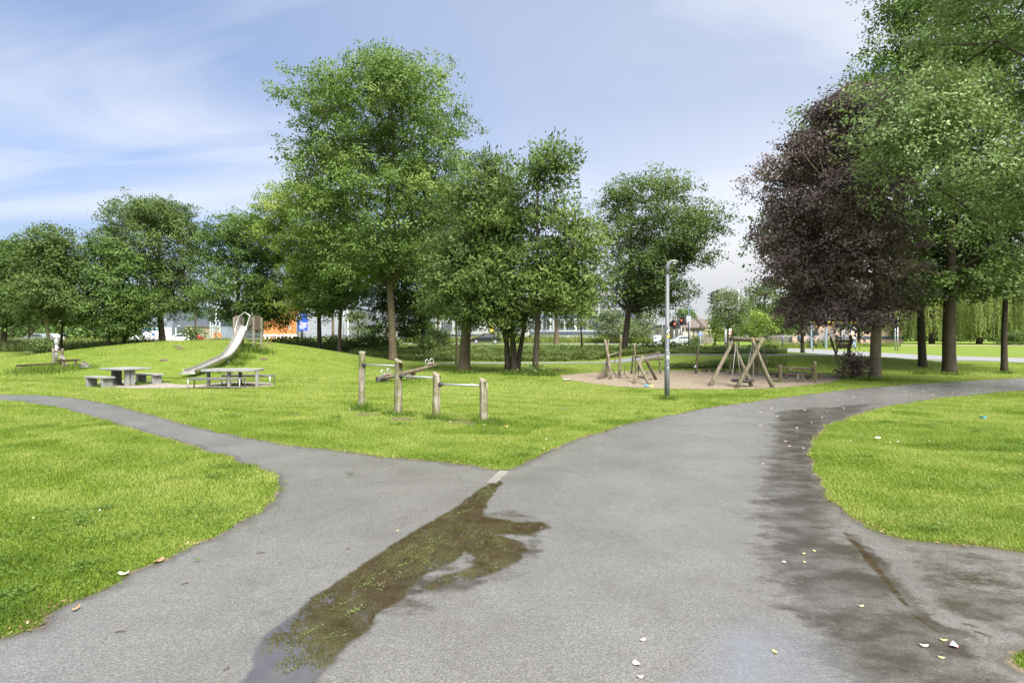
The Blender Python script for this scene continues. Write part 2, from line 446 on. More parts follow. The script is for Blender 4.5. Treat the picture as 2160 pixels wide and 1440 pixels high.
# litter and soil along the lawn
em = n.math('ADD', n.math('SUBTRACT', a_e, 0.012), n.math('MULTIPLY', n.math('SUBTRACT', n.noise(v, 3.5, 6, 0.7), 0.5), 0.26))
col = n.mix(n.ramp(em, [(-0.0, 0.0), (0.10, 0.72)]), col, (0.062, 0.054, 0.045))
emask = n.ramp(em, [(0.105, 0.0), (0.14, 1.0)])
col = n.mix(emask, col, n.ramp(n.noise(v, 45, 4, 0.7), [(0.3, (0.05, 0.036, 0.02)), (0.55, (0.13, 0.098, 0.055)), (0.75, (0.26, 0.21, 0.125))]))
rough = n.math('MULTIPLY', n.ramp(fmask, [(0.0, 0.27), (1.0, 0.15)]), n.ramp(n.noise(v, 0.8, 5, 0.6), [(0.35, 0.82), (0.65, 1.25)]))
rough = n.mix(flood, rough, 0.07)
rough = n.mix(pmask, rough, 0.015)
rough = n.mix(emask, rough, 0.9)
hgt = n.math('ADD', n.math('MULTIPLY', stone, 0.7), n.math('MULTIPLY', grain, 0.8))
bstr = n.math('MULTIPLY', n.math('MULTIPLY', n.math('SUBTRACT', 1.0, pmask), n.math('SUBTRACT', 1.0, n.math('MULTIPLY', flood, 0.75))), n.ramp(fmask, [(0.0, 0.5), (1.0, 0.4)]))
nb = n.bump(hgt, bstr, 0.006)
_sh = n.bsdf(col, rough, 0, nb, 0.5)
n.l(n.math('ADD', 1.58, n.math('ADD', n.math('MULTIPLY', pmask, 1.8), n.math('ADD', n.math('MULTIPLY', fmask, 0.14), n.math('MULTIPLY', n.math('MULTIPLY', flood, n.math('SUBTRACT', 1.0, pmask)), 3.0)))), _sh.node.inputs['IOR'])
M_ASPH = n.done(_sh)
Z = gz(xu, yu) + 0.006
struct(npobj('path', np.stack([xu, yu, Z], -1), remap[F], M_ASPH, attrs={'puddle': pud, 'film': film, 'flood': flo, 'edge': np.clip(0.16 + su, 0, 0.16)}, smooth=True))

# ------------------------------------------------------------------ flat sheets laid on the ground
def flat_sheet(name, poly, dz, m, step=0.4, kind='structure'):
    lo, hi = poly.min(0) - step, poly.max(0) + step
    xs = np.arange(lo[0], hi[0] + step, step); ys = np.arange(lo[1], hi[1] + step, step)
    X, Y = np.meshgrid(xs, ys); S = sdf(poly, X, Y)
    i = np.arange(X.size).reshape(X.shape)
    mn = np.minimum(np.minimum(S[:-1, :-1], S[:-1, 1:]), np.minimum(S[1:, :-1], S[1:, 1:]))
    F = np.stack([i[:-1, :-1], i[:-1, 1:], i[1:, 1:], i[1:, :-1]], -1)[mn < -0.02 * step]
    gy, gx = np.gradient(S, ys, xs); gl = np.sqrt(gx * gx + gy * gy) + 1e-6
    mv = S > 0
    X = np.where(mv, X - gx / gl * S, X); Y = np.where(mv, Y - gy / gl * S, Y)
    u = np.unique(F); rm = np.full(X.size, -1, np.int64); rm[u] = np.arange(len(u))
    x, y = X.ravel()[u], Y.ravel()[u]
    o = npobj(name, np.stack([x, y, gz(x, y) + dz], -1), rm[F], m, smooth=True)
    return struct(o, kind)

n = NT('sand'); v = n.coord()
f = n.noise(v, 6, 6, 0.7); f2 = n.noise(v, 1.4, 4)
col = n.ramp(f, [(0.3, (0.13, 0.105, 0.075)), (0.5, (0.245, 0.205, 0.152)), (0.7, (0.34, 0.29, 0.222))])
col = n.mix(n.ramp(f2, [(0.5, 0.0), (0.7, 0.35)]), col, (0.2, 0.15, 0.1))
M_SAND = n.done(n.bsdf(col, 0.95, 0, n.bump(f, 1.0, 0.12), 0.1))
flat_sheet('sand', sand_poly, 0.012, M_SAND, 0.25)
M_PAD = simple('gravel_pad', (0.22, 0.195, 0.165), 0.9, 0, 0.3, 9, 0.5)
flat_sheet('paved_ground', pad_poly, 0.012, M_PAD, 0.2)
M_ROAD = simple('far_asphalt', (0.19, 0.19, 0.195), 0.55, 0, 0.15, 1.5, 0.2)
flat_sheet('footpath', thin_poly, 0.02, M_ROAD, 0.35)
flat_sheet('road', road_poly, 0.02, M_ROAD, 1.2)
# sandy verge in front of the willows
verge = np.array([(wx(1700, 92), 92), (wx(2400, 84), 84), (wx(2400, 88), 88), (wx(1700, 96), 96)])
flat_sheet('verge', verge, 0.03, simple('verge_sand', (0.36, 0.29, 0.2), 0.95, 0, 0.25, 1.0), 1.5)
# bare soil scuffed under the tumbling bars and molehills on the mound
M_SOIL = simple('bare_soil', (0.085, 0.062, 0.042), 0.95, 0, 0.35, 14, 0.6)
for k, (px, py, w, h) in enumerate([(776,874,24,4.5),(846,885,30,4),(964,888,20,6),(993,893,12,5),(1190,862,16,2),(625,873,10,2)]):
    t = np.linspace(0, 2 * np.pi, 14, endpoint=False)
    q = [gp(px + w * math.cos(a) * (1 + 0.25 * math.sin(3 * a + k)), py + h * math.sin(a) * (1 + 0.2 * math.cos(2 * a + k))) for a in t]
    flat_sheet('soil_patch', np.array(q), 0.010, M_SOIL, 0.12)

# ------------------------------------------------------------------ lawn blades (nobody could count them)
def lawn_tint(x, y):
    t = 0.04 + 0.36 * vnoise(x, y, 2.1, 3) + 0.34 * vnoise(x, y, 0.4, 4) + 0.24 * vnoise(x, y, 6.0, 5) + 0.016 * np.minimum(y, 16) + 0.07 * np.sin((0.5 * x + y) * 5.2 + 2.5 * vnoise(x, y, 3.0, 6)) - 0.25 * (vnoise(x, y, 1.3, 7) > 0.72)
    return t
def blades(bands, hfun, wfun, keep, five, seed):
    r = np.random.default_rng(seed); vs, f3, f4, tn = [], [], [], []; off = 0; t3, t4 = [], []
    for d0, d1, dens in bands:
        hw = d1 * 1.1 + 2.2
        N = int(2 * hw * (d1 - d0) * dens)
        y = r.uniform(d0, d1, N); x = r.uniform(-hw, hw, N)
        k = np.abs(x) < y * 1.02 + 2.0
        x, y = x[k], y[k]; k = keep(x, y); x, y = x[k], y[k]; N = len(x)
        if not N: continue
        z = gz(x, y); hh = hfun(x, y, r, N); ww = wfun(x, y, r, N)
        a = r.uniform(0, 2 * np.pi, N); l = r.uniform(0.15, 1.05, N)       # lean
        b = a + np.pi / 2 + r.uniform(-0.6, 0.6, N)
        base = np.stack([x, y, z], -1); wv = np.stack([np.cos(b), np.sin(b), np.zeros(N)], -1) * ww[:, None] / 2
        lean = np.stack([np.cos(a) * l, np.sin(a) * l, np.ones(N) * 0.9], -1)
        tint = np.clip(lawn_tint(x, y) + 0.04 + r.normal(0, 0.17, N), 0, 1)
        if five:
            m = base + lean * (hh * 0.55)[:, None] * np.array([0.6, 0.6, 1.1]); tip = base + lean * hh[:, None]
            V = np.stack([base - wv, base + wv, m + wv * 0.8, m - wv * 0.8, tip], 1).reshape(-1, 3)
            o = off + np.arange(N) * 5
            f4.append(np.stack([o, o + 1, o + 2, o + 3], -1)); f3.append(np.stack([o + 3, o + 2, o + 4], -1))
            t4.append(tint); t3.append(tint); off += 5 * N
        else:
            V = np.stack([base - wv, base + wv, base + lean * hh[:, None]], 1).reshape(-1, 3)
            o = off + np.arange(N) * 3
            f3.append(np.stack([o, o + 1, o + 2], -1)); t3.append(tint); off += 3 * N
        vs.append(V)
    F = ([np.concatenate(f4)] if f4 else []) + [np.concatenate(f3)]
    return np.concatenate(vs), F, np.concatenate(t4 + t3)

def lawn_keep(x, y):
    k = np.ones(len(x), bool)
    near = (y < 28)
    if near.any():
        q = np.zeros(len(x)) + 9; nn = near.nonzero()[0]
        jit = np.random.default_rng(5).normal(0, 0.03, len(nn))
        # fast reject far from the path outline, exact distance otherwise
        ins = inside(path_poly, x[nn], y[nn])
        k[nn[ins]] = False
        rim = nn[ins]
        if len(rim):
            s = sdf(path_poly, x[rim], y[rim]) if len(rim) < 400000 else np.full(len(rim), -9.0)
            edge = -0.004 - 0.10 * vnoise(x[rim], y[rim], 0.22, 9) ** 2.5 - 0.03 * vnoise(x[rim], y[rim], 0.07, 10) ** 2
            k[rim[s > edge]] = True
    k &= ~inside(sand_poly, x, y) & ~inside(pad_poly, x, y) & ~inside(thin_poly, x, y) & ~inside(road_poly, x, y)
    return k
M_BLADE = leaf_mat('grass_blade', (0.046, 0.092, 0.008), (0.155, 0.24, 0.02), (0.325, 0.365, 0.10), 0.43, 0.25)
def lh(x, y, r, N): return (0.022 + 0.0007 * y) * r.uniform(0.5, 1.5, N) * (0.7 + 0.7 * vnoise(x, y, 0.35, 8))
def lw(x, y, r, N): return (0.0026 + 0.00042 * y) * r.uniform(0.7, 1.3, N)
V1, F1, T1 = blades([(2.6, 4.2, 24000), (4.2, 6, 14500), (6, 8.5, 7500)], lh, lw, lawn_keep, True, 21)
struct(npobj('grass', V1, F1, M_BLADE, tint=T1), 'stuff', 'short bright green mown lawn beside the path')
V1, F1, T1 = blades([(8.5, 12, 6000), (12, 17, 3000), (17, 24, 1100), (24, 34, 350)], lh, lw, lawn_keep, False, 22)
struct(npobj('grass', V1, F1, M_BLADE, tint=T1), 'stuff', 'short mown lawn across the park and over the mound')

# taller tufts: round the posts, lamp, slide and gutter
tuft_px = [(762,865,26,20),(785,869,20,13),(850,877,34,11),(822,874,14,10),(921,884,32,15),(950,889,22,10),(1020,889,40,12),(1045,892,28,9),(1407,843,26,14),(70,784,60,14),(110,784,60,14),(180,776,26,8),
           (535,742,26,22),(515,757,22,16),(500,770,22,16),(470,785,26,14),(560,745,22,14),(290,812,26,10),(335,808,22,8),(225,812,26,8),(490,813,40,8),(1160,793,20,16),(1128,792,26,14),(1080,790,22,14),(980,787,30,10),
           (860,805,60,6),(1830,803,30,12),(1945,789,22,10),(2003,790,30,8),(2120,788,20,8),(1640,806,10,6)]
def tufts(lst, per, wid, seed):
    r = np.random.default_rng(seed); out = []
    for px, py, w, hpx in lst:
        d = ground_hit(px, py)
        N = int(per * w / 24); s = d / FPX
        x = wx(px, d) + r.normal(0, 0.5, N) * w * s; y = d + r.normal(0, 0.45, N) * w * s
        hh = hpx * s * r.uniform(0.3, 1.15, N) * 0.85
        out.append((x, y, hh, np.full(N, wid * (0.4 + d / 22))))
    x, y, hh, ww = (np.concatenate(a) for a in zip(*out)); N = len(x)
    a = r.uniform(0, 2 * np.pi, N); l = r.uniform(0.1, 0.75, N); b = a + np.pi / 2
    base = np.stack([x, y, gz(x, y)], -1); wv = np.stack([np.cos(b), np.sin(b), 0 * b], -1) * ww[:, None] / 2
    lean = np.stack([np.cos(a) * l, np.sin(a) * l, np.ones(N)], -1)
    m = base + lean * hh[:, None] * 0.6 * np.array([0.55, 0.55, 1.1]); tip = base + lean * hh[:, None]
    V = np.stack([base - wv, base + wv, m + wv * 0.8, m - wv * 0.8, tip], 1).reshape(-1, 3); o = np.arange(N) * 5
    t = np.clip(r.normal(0.38, 0.2, N), 0, 1)
    return V, [np.stack([o, o + 1, o + 2, o + 3], -1), np.stack([o + 3, o + 2, o + 4], -1)], np.concatenate([t, t])
M_TUFT = leaf_mat('tuft_blade', (0.045, 0.09, 0.012), (0.11, 0.18, 0.024), (0.22, 0.28, 0.07), 0.42)
V1, F1, T1 = tufts(tuft_px, 260, 0.010, 31)
struct(npobj('tall_grass', V1, F1, M_TUFT, tint=T1), 'stuff', 'uncut grass tufts round the posts and slide')

# moss and weeds standing in the gutter puddle
gut = [(1022,1037),(1030,1030),(1012,1050),(970,1083),(978,1080),(947,1088),(918,1137),(905,1147),(890,1160),(858,1190),(862,1160),(828,1215),(815,1228),(800,1243),(775,1233),(780,1228),(805,1210),(755,1285),(745,1293),(715,1280),(690,1345),(665,1328),(620,1364),(614,1412),(1060,993),(1075,990)]
r = np.random.default_rng(41); vs = []; tn = []
for px, py in gut:
    d = 2160 / (py - HY); N = int(r.uniform(10, 48)); sc_ = r.uniform(0.45, 1.25)
    ax = r.normal(0, 0.05, N) * sc_; ay = r.normal(0, 0.026, N) * sc_
    x = wx(px, d) + ax * 0.75 + ay * 0.5; y = d + ax * 1.05 - ay * 0.4
    a = r.uniform(0, 2 * np.pi, N); L = r.uniform(0.006, 0.016, N)
    z0 = np.full(N, 0.0085)
    c = np.stack([x, y, z0], -1); u = np.stack([np.cos(a), np.sin(a), r.uniform(0.0, 0.5, N)], -1) * L[:, None]; w = np.stack([-np.sin(a), np.cos(a), 0 * a], -1) * L[:, None] * 0.4
    vs.append(np.stack([c, c + u * 0.5 + w, c + u, c + u * 0.5 - w], 1).reshape(-1, 3)); tn.append(r.uniform(0.3, 1.0, N))
V1 = np.concatenate(vs)
struct(npobj('moss', V1, np.arange(len(V1)).reshape(-1, 4), leaf_mat('moss_leaf', (0.04, 0.06, 0.018), (0.085, 0.115, 0.035), (0.17, 0.19, 0.08), 0.15), tint=np.concatenate(tn)), 'stuff', 'moss and weeds growing along the flooded gutter joint')

# concrete end of the gutter that rises out of the water
M_CONC = simple('concrete', (0.15, 0.148, 0.13), 0.75, 0, 0.2, 8, 0.4, dirt=(0.22, 0.22, 0.16))
g0, g1_, = np.array(gp(1064, 994)), np.array(gp(1036, 1019)); u = (g1_ - g0); L = np.linalg.norm(u); u /= L; w = np.array([-u[1], u[0]])
mb = MB()
for k in range(4):
    a, b = g0 + u * (L * k / 4 + 0.006), g0 + u * (L * (k + 1) / 4 - 0.006)
    mb.prism([a - w * 0.062, b - w * 0.062, b + w * 0.062, a + w * 0.062][::-1], -0.05, 0.013)
struct(obj('gutter', mb, M_CONC, bev=0.004))

# ------------------------------------------------------------------ rough grass on the bank
M_TALL = leaf_mat('rough_grass', (0.05, 0.08, 0.018), (0.12, 0.165, 0.045), (0.27, 0.275, 0.13), 0.4, 0.2)
def rough(zones, seed, label, mat=None):
    r = np.random.default_rng(seed); out = []
    for (pa, pb, da, db, dens, h0, h1) in zones:
        N0 = int((pb - pa) / FPX * (da + db) / 2 * (db - da) * dens)
        d = r.uniform(da, db, N0); x = wx(r.uniform(pa, pb, N0), d)
        k = ~inside(road_poly, x, d) & ~inside(thin_poly, x, d)
        x, d = x[k], d[k]; N0 = len(x)
        ww_ = 1
        hh = (h0 + (h1 - h0) * r.uniform(0, 1, N0) ** 1.5) * (0.35 + 1.5 * vnoise(x, d, 1.3, 71) * vnoise(x, d, 4.0, 75) + 0.3 * vnoise(x, d, 0.5, 74))
        out.append((x, d, hh, 0.006 + 0.0005 * d + 0 * x))
    x, y, hh, ww = (np.concatenate(a) for a in zip(*out)); N = len(x)
    a = r.uniform(0, 2 * np.pi, N); l = r.uniform(0.05, 0.55, N); b = r.uniform(0, np.pi, N)
    base = np.stack([x, y, gz(x, y)], -1); wv = np.stack([np.cos(b), np.sin(b), 0 * b], -1) * ww[:, None] / 2
    lean = np.stack([np.cos(a) * l, np.sin(a) * l, np.ones(N)], -1)
    m = base + lean * hh[:, None] * 0.6 * np.array([0.5, 0.5, 1.1]); tip = base + lean * hh[:, None]
    V = np.stack([base - wv, base + wv, m + wv * 0.75, m - wv * 0.75, tip], 1).reshape(-1, 3); o = np.arange(N) * 5
    t = np.clip(r.normal(0.42, 0.17, N) + 0.3 * (vnoise(x, y, 3.0, 72) - 0.5), 0, 1)
    struct(npobj('tall_grass', V, [np.stack([o, o + 1, o + 2, o + 3], -1), np.stack([o + 3, o + 2, o + 4], -1)], mat or M_TALL, tint=np.concatenate([t, t])), 'stuff', label)
rough([(740, 1500, 38.3, 46, 150, 0.06, 0.36), (740, 1450, 46, 70, 40, 0.05, 0.2), (1400, 1660, 39, 56, 80, 0.06, 0.32), (1420, 1660, 30.0, 32.5, 150, 0.06, 0.3)], 51, 'rough green grass growing tall along the bank')
rough([(-60, 360, 43, 66, 45, 0.3, 0.9), (300, 760, 47, 70, 30, 0.3, 0.7)], 52, 'rough yellowish grass growing behind the mound')
M_PALE = leaf_mat('pale_grass', (0.10, 0.13, 0.03), (0.20, 0.245, 0.06), (0.34, 0.35, 0.14), 0.45, 0.2)
rough([(860, 1420, 88, 100, 34, 0.7, 1.35), (1590, 1760, 76, 84, 30, 0.6, 1.1), (1750, 1900, 80, 90, 20, 0.4, 0.9), (-60, 860, 92, 98, 22, 0.5, 1.1)], 53, 'pale tall grass beyond the far road', M_PALE)

# leafy weeds mixed into the bank
def weeds(zones, seed, label):
    r = np.random.default_rng(seed); vs, tn = [], []
    for pa, pb, da, db, dens, hm in zones:
        N = int((pb - pa) / FPX * (da + db) / 2 * (db - da) * dens)
        d = r.uniform(da, db, N); x = wx(r.uniform(pa, pb, N), d)
        k = ~inside(road_poly, x, d) & ~inside(thin_poly, x, d); x, d = x[k], d[k]
        cl_ = vnoise(x, d, 1.1, seed) * vnoise(x, d, 3.1, seed + 1); k = cl_ > 0.16; x, d, cl_ = x[k], d[k], cl_[k]; N = len(x)
        top = hm * (0.35 + 1.25 * cl_); z = gz(x, d) + top * r.uniform(0, 1, N) ** 0.55
        c = np.stack([x, d, z], -1); a = r.normal(0, 1, (N, 3)); a[:, 2] = a[:, 2] * 0.5 + 0.1; a /= np.linalg.norm(a, axis=1)[:, None]
        nr = r.normal(0, 0.5, (N, 3)) + np.array([0, -0.25, 0.9]); b = np.cross(nr, a); b /= np.linalg.norm(b, axis=1)[:, None]
        L = (0.06 + 0.0016 * d) * r.uniform(0.6, 1.4, N); 
        vs.append(np.stack([c, c + a * (L * 0.5)[:, None] + b * (L * 0.28)[:, None], c + a * L[:, None], c + a * (L * 0.5)[:, None] - b * (L * 0.28)[:, None]], 1).reshape(-1, 3))
        tn.append(np.clip(r.normal(0.35, 0.16, N) + 0.5 * (vnoise(x, d, 0.8, seed + 2) - 0.4), 0, 1))
    V = np.concatenate(vs); struct(npobj('undergrowth', V, np.arange(len(V)).reshape(-1, 4), M_TALL, tint=np.concatenate(tn)), 'stuff', label)
weeds([(740, 1480, 38.4, 43.5, 460, 0.42), (1380, 1640, 36.8, 46, 320, 0.38), (1410, 1640, 29.6, 32.2, 440, 0.36), (860, 1420, 44, 58, 70, 0.22)], 91, 'leafy weeds and nettles covering the bank')
weeds([(-60, 330, 43, 56, 110, 0.95), (300, 760, 48, 60, 90, 0.7)], 95, 'leafy weeds on the rough ground behind the mound')

# daisies and clover heads dotted over the lawn
r = np.random.default_rng(61); N = 450
d = r.uniform(5, 30, N) ** 1.0; x = r.uniform(-0.93, 0.93, N) * d; k = lawn_keep(x, d) & (vnoise(x, d, 2.4, 62) > 0.5); x, d = x[k], d[k]; N = len(x)
a = r.uniform(0, 2 * np.pi, N); s_ = (0.005 + 0.0005 * d) * r.uniform(0.7, 1.3, N); z = gz(x, d) + 0.035 + 0.0006 * d
c = np.stack([x, d, z], -1); u = np.stack([np.cos(a), np.sin(a), 0.3 * np.cos(a)], -1) * s_[:, None]; w = np.stack([-np.sin(a), np.cos(a), 0 * a - 0.4], -1) * s_[:, None]
V1 = np.stack([c + u, c + w, c - u, c - w], 1).reshape(-1, 3)
struct(npobj('daisies', V1, np.arange(len(V1)).reshape(-1, 4), simple('daisy_white', (0.62, 0.62, 0.52), 0.7)), 'stuff', 'tiny white daisies dotted over the lawn')
# dead leaves, straw and crumbs gathered along the edges of the near path
n = NT('edge_litter'); M_LIT = n.done(n.bsdf(n.ramp(n.attr('tint'), [(0.0, (0.03, 0.018, 0.01)), (0.4, (0.14, 0.08, 0.04)), (0.7, (0.30, 0.22, 0.12)), (1.0, (0.42, 0.37, 0.2))]), 0.8, 0, None, 0.2))
r = np.random.default_rng(63)
nxt = np.roll(path_poly, -1, 0); seg = np.linalg.norm(nxt - path_poly, axis=1); mid_ = (path_poly + nxt) / 2
wgt = seg * np.where((mid_[:, 1] > 2.4) & (mid_[:, 1] < 16) & (np.abs(mid_[:, 0]) < mid_[:, 1] + 0.5), 1.0 / np.maximum(mid_[:, 1], 3), 0); wgt /= wgt.sum()
N = 5200; i_ = r.choice(len(seg), N, p=wgt); t_ = r.uniform(0, 1, N)[:, None]
q = path_poly[i_] * (1 - t_) + nxt[i_] * t_; tv = (nxt - path_poly)[i_]; tv /= np.linalg.norm(tv, axis=1)[:, None]
q = q + np.stack([tv[:, 1], -tv[:, 0]], -1) * r.normal(0.0, 0.045, N)[:, None] + np.stack([-tv[:, 1], tv[:, 0]], -1) * np.abs(r.normal(0, 0.02, N))[:, None]
keep = vnoise(q[:, 0], q[:, 1], 0.6, 64) > 0.38; q = q[keep]; N = len(q)
a = r.uniform(0, 2 * np.pi, N); L = r.uniform(0.004, 0.016, N) * np.where(r.uniform(0, 1, N) < 0.15, 2.0, 1); ar = r.uniform(0.12, 0.6, N)
c = np.stack([q[:, 0], q[:, 1], np.full(N, 0.011) + r.uniform(0, 0.01, N)], -1)
u = np.stack([np.cos(a), np.sin(a), r.normal(0, 0.25, N)], -1) * L[:, None]; w = np.stack([-np.sin(a), np.cos(a), r.normal(0, 0.3, N)], -1) * (L * ar)[:, None]
V1 = np.stack([c - u, c + w, c + u, c - w], 1).reshape(-1, 3)
struct(npobj('leaf_litter', V1, np.arange(len(V1)).reshape(-1, 4), M_LIT, tint=np.clip(r.normal(0.5, 0.25, N), 0, 1)), 'stuff', 'dead leaves and straw gathered along the path edges')

# clover and plantain patches in the near lawn
r = np.random.default_rng(67); vs, tn = [], []
k_ = 0
while k_ < 150:
    d = r.uniform(2.9, 13) if k_ < 120 else r.uniform(2.9, 6); x = r.uniform(-0.95, 0.95) * d
    if not lawn_keep(np.array([x]), np.array([d]))[0] or sdf(path_poly, np.array([x]), np.array([d]))[0] < 0.05: continue
    k_ += 1; N = int(r.uniform(20, 130)); w_ = r.uniform(0.06, 0.32)
    cx = x + r.normal(0, w_, N); cyy = d + r.normal(0, w_ * 0.7, N); a = r.uniform(0, 2 * np.pi, N); L = r.uniform(0.012, 0.026, N) * (1 + 0.03 * d)
    c = np.stack([cx, cyy, 0.028 + r.uniform(0, 0.022, N)], -1)
    u = np.stack([np.cos(a), np.sin(a), r.uniform(-0.1, 0.5, N)], -1) * L[:, None]; w = np.stack([-np.sin(a), np.cos(a), r.normal(0, 0.25, N)], -1) * L[:, None] * 0.42
    vs.append(np.stack([c, c + u * 0.55 + w, c + u, c + u * 0.55 - w], 1).reshape(-1, 3)); tn.append(np.clip(r.normal(0.42, 0.18, N), 0, 1))
V1 = np.concatenate(vs)
struct(npobj('clover', V1, np.arange(len(V1)).reshape(-1, 4), leaf_mat('clover_leaf', (0.045, 0.09, 0.015), (0.10, 0.175, 0.03), (0.20, 0.265, 0.08), 0.35), tint=np.concatenate(tn)), 'stuff', 'clover and small weeds in the near lawn')
# ================================================================== TREES
def crown_leaves(zs, xcs, hws, cy, ydepth, kind, seed, cut_z=None):
    """clumps > sprays > leaves filling a crown whose half-width follows its height"""
    r = np.random.default_rng(seed)
    zt = np.linspace(zs.min(), zs.max(), 120)
    o = np.argsort(zs); XC = np.interp(zt, zs[o], xcs[o]); HW = np.interp(zt, zs[o], hws[o])
    area = np.trapezoid(2 * HW, zt) if hasattr(np, 'trapezoid') else np.trapz(2 * HW, zt)
    cr = kind['clump']
    nC = int(kind.get('fill', 3.0) * area / (cr * cr))
    w = HW ** 1.35; cdf = np.cumsum(w); cdf /= cdf[-1]
    cz = np.interp(r.uniform(0, 1, nC), cdf, zt)
    hw = np.interp(cz, zt, HW); xc = np.interp(cz, zt, XC)
    Rr = cr * (0.5 + 1.1 * r.uniform(0, 1, nC) ** 1.4)
    th = r.uniform(0, 2 * np.pi, nC); q = r.uniform(0, 1, nC) ** 0.42
    he = np.maximum(hw - 0.45 * Rr + 0.35 * cr * r.normal(0, 0.8, nC), 0.12 * hw)
    C = np.stack([xc + he * q * np.cos(th), cy + he * ydepth * q * np.sin(th), np.clip(cz, zs.min() + 0.25 * Rr, zs.max() - np.minimum(0.8 * Rr, 0.3 * (zs.max() - zs.min())))], -1)
    lw_, ll = kind['w'], kind['l']
    nL = int(min(kind.get('cap', 85000), kind['lai'] * area / (0.5 * lw_ * ll)))
    nS = max(nC * 6, nL // kind.get('per', 14))
    ci = r.integers(0, nC, nS)
    wgt = Rr ** 2; ci = r.choice(nC, nS, p=wgt / wgt.sum())
    dv = r.normal(0, 1, (nS, 3)); dv /= np.linalg.norm(dv, axis=1)[:, None]
    rad = Rr[ci] * r.uniform(0, 1, nS) ** 0.42
    dm = kind.get('dome', 0.55); up_ = r.uniform(0, 1, nS) < dm
    dv[:, 2] = np.where(up_, np.abs(dv[:, 2]) * 0.98 - 0.08, dv[:, 2] * 0.6); dv[:, :2] *= 1.12
    S = C[ci] + dv * rad[:, None]
    S[:, 2] -= kind.get('droop', 0.0) * rad ** 1.5
    si = r.integers(0, nS, nL)
    sr = kind['spray']
    L = S[si] + r.normal(0, 1, (nL, 3)) * np.array([sr, sr, sr * 0.6])
    # leaf frame: points outward and a little down
    out = L - C[ci[si]]; out /= np.linalg.norm(out, axis=1)[:, None] + 1e-6
    a = out * 0.6 + r.normal(0, 0.75, (nL, 3)); a[:, 2] -= kind.get('hang', 0.25)
    a /= np.linalg.norm(a, axis=1)[:, None]
    nrm = r.normal(0, 0.36, (nL, 3)) + np.array([0, 0, 0.6]) + out * 0.75
    b = np.cross(nrm, a); b /= np.linalg.norm(b, axis=1)[:, None] + 1e-6
    sz = r.uniform(0.65, 1.3, nL)[:, None]
    t = L + a * ll * sz; m = L + a * ll * 0.52 * sz; bw = b * lw_ * 0.5 * sz
    V = np.stack([L, m + bw, t, m - bw], 1).reshape(-1, 3)
    tint = np.clip(0.46 + r.normal(0, 0.15, nC)[ci[si]] + r.normal(0, 0.10, nS)[si] + r.normal(0, 0.06, nL), 0, 1)
    return V, np.arange(nL * 4).reshape(-1, 4), tint, C, Rr

KIND = {
 'oak':      dict(l=0.145, w=0.105, clump=1.3, spray=0.21, lai=6.8, per=26, fill=3.0, cap=280000),
 'maple':    dict(l=0.15, w=0.12, clump=1.2, spray=0.21, lai=6.8, per=26, fill=3.0, cap=210000),
 'chestnut': dict(l=0.215, w=0.075, clump=1.05, spray=0.18, lai=7.0, per=18, fill=3.0, hang=0.12, cap=170000),
 'beech':    dict(l=0.105, w=0.082, clump=1.0, spray=0.17, lai=6.8, per=24, fill=2.8, droop=0.45, cap=240000, hang=0.5),
 'ash':      dict(l=0.115, w=0.06, clump=0.95, spray=0.18, lai=5.6, per=24, fill=3.0, cap=220000, droop=0.35),
 'far':      dict(l=0.30, w=0.21, clump=1.25, spray=0.32, lai=5, per=10, fill=3.0),
 'shrub':    dict(l=0.13, w=0.09, clump=0.34, spray=0.13, lai=5.0, per=10, fill=4.0, cap=20000),
 'hedge':    dict(l=0.17, w=0.12, clump=0.5, spray=0.2, lai=5.0, per=10, fill=4.0, cap=40000),
}
LEAF = {
 'oak':      leaf_mat('oak_leaf', (0.057, 0.097, 0.027), (0.125, 0.200, 0.052), (0.254, 0.335, 0.102)),
 'dark':     leaf_mat('dark_leaf', (0.044, 0.075, 0.022), (0.097, 0.147, 0.044), (0.182, 0.244, 0.079)),
 'maple':    leaf_mat('maple_leaf', (0.039, 0.073, 0.021), (0.091, 0.155, 0.040), (0.187, 0.268, 0.073)),
 'yellow':   leaf_mat('spring_leaf', (0.087, 0.136, 0.028), (0.194, 0.271, 0.058), (0.367, 0.425, 0.116), 0.42),
 'chestnut': leaf_mat('chestnut_leaf', (0.045, 0.080, 0.020), (0.108, 0.166, 0.042), (0.225, 0.285, 0.090), 0.36),
 'beech':    leaf_mat('copper_leaf', (0.043, 0.028, 0.030), (0.114, 0.082, 0.077), (0.255, 0.195, 0.180), 0.22, 0.3),
 'ash':      leaf_mat('ash_leaf', (0.084, 0.129, 0.045), (0.199, 0.274, 0.112), (0.336, 0.403, 0.202), 0.36, 0.2),
 'grey':     leaf_mat('grey_leaf', (0.069, 0.098, 0.046), (0.138, 0.178, 0.086), (0.230, 0.276, 0.149), 0.4),
 'willow':   leaf_mat('willow_leaf', (0.124, 0.164, 0.042), (0.246, 0.294, 0.088), (0.395, 0.424, 0.178), 0.45),
}
BARK = {
 'brown': bark_mat('oak_bark', (0.05, 0.036, 0.024), (0.135, 0.105, 0.072), (0.09, 0.088, 0.04)),
 'dark':  bark_mat('dark_bark', (0.022, 0.017, 0.013), (0.068, 0.053, 0.04), (0.05, 0.05, 0.026)),
 'pale':  bark_mat('pale_bark', (0.085, 0.07, 0.047), (0.20, 0.17, 0.12), (0.16, 0.16, 0.06)),
}

def qcurve(a, b, sag, n=6):
    a, b = np.array(a, float), np.array(b, float)
    m = (a + b) / 2; m[2] += sag
    return [(1 - t) ** 2 * a + 2 * t * (1 - t) * m + t * t * b for t in np.linspace(0, 1, n)]

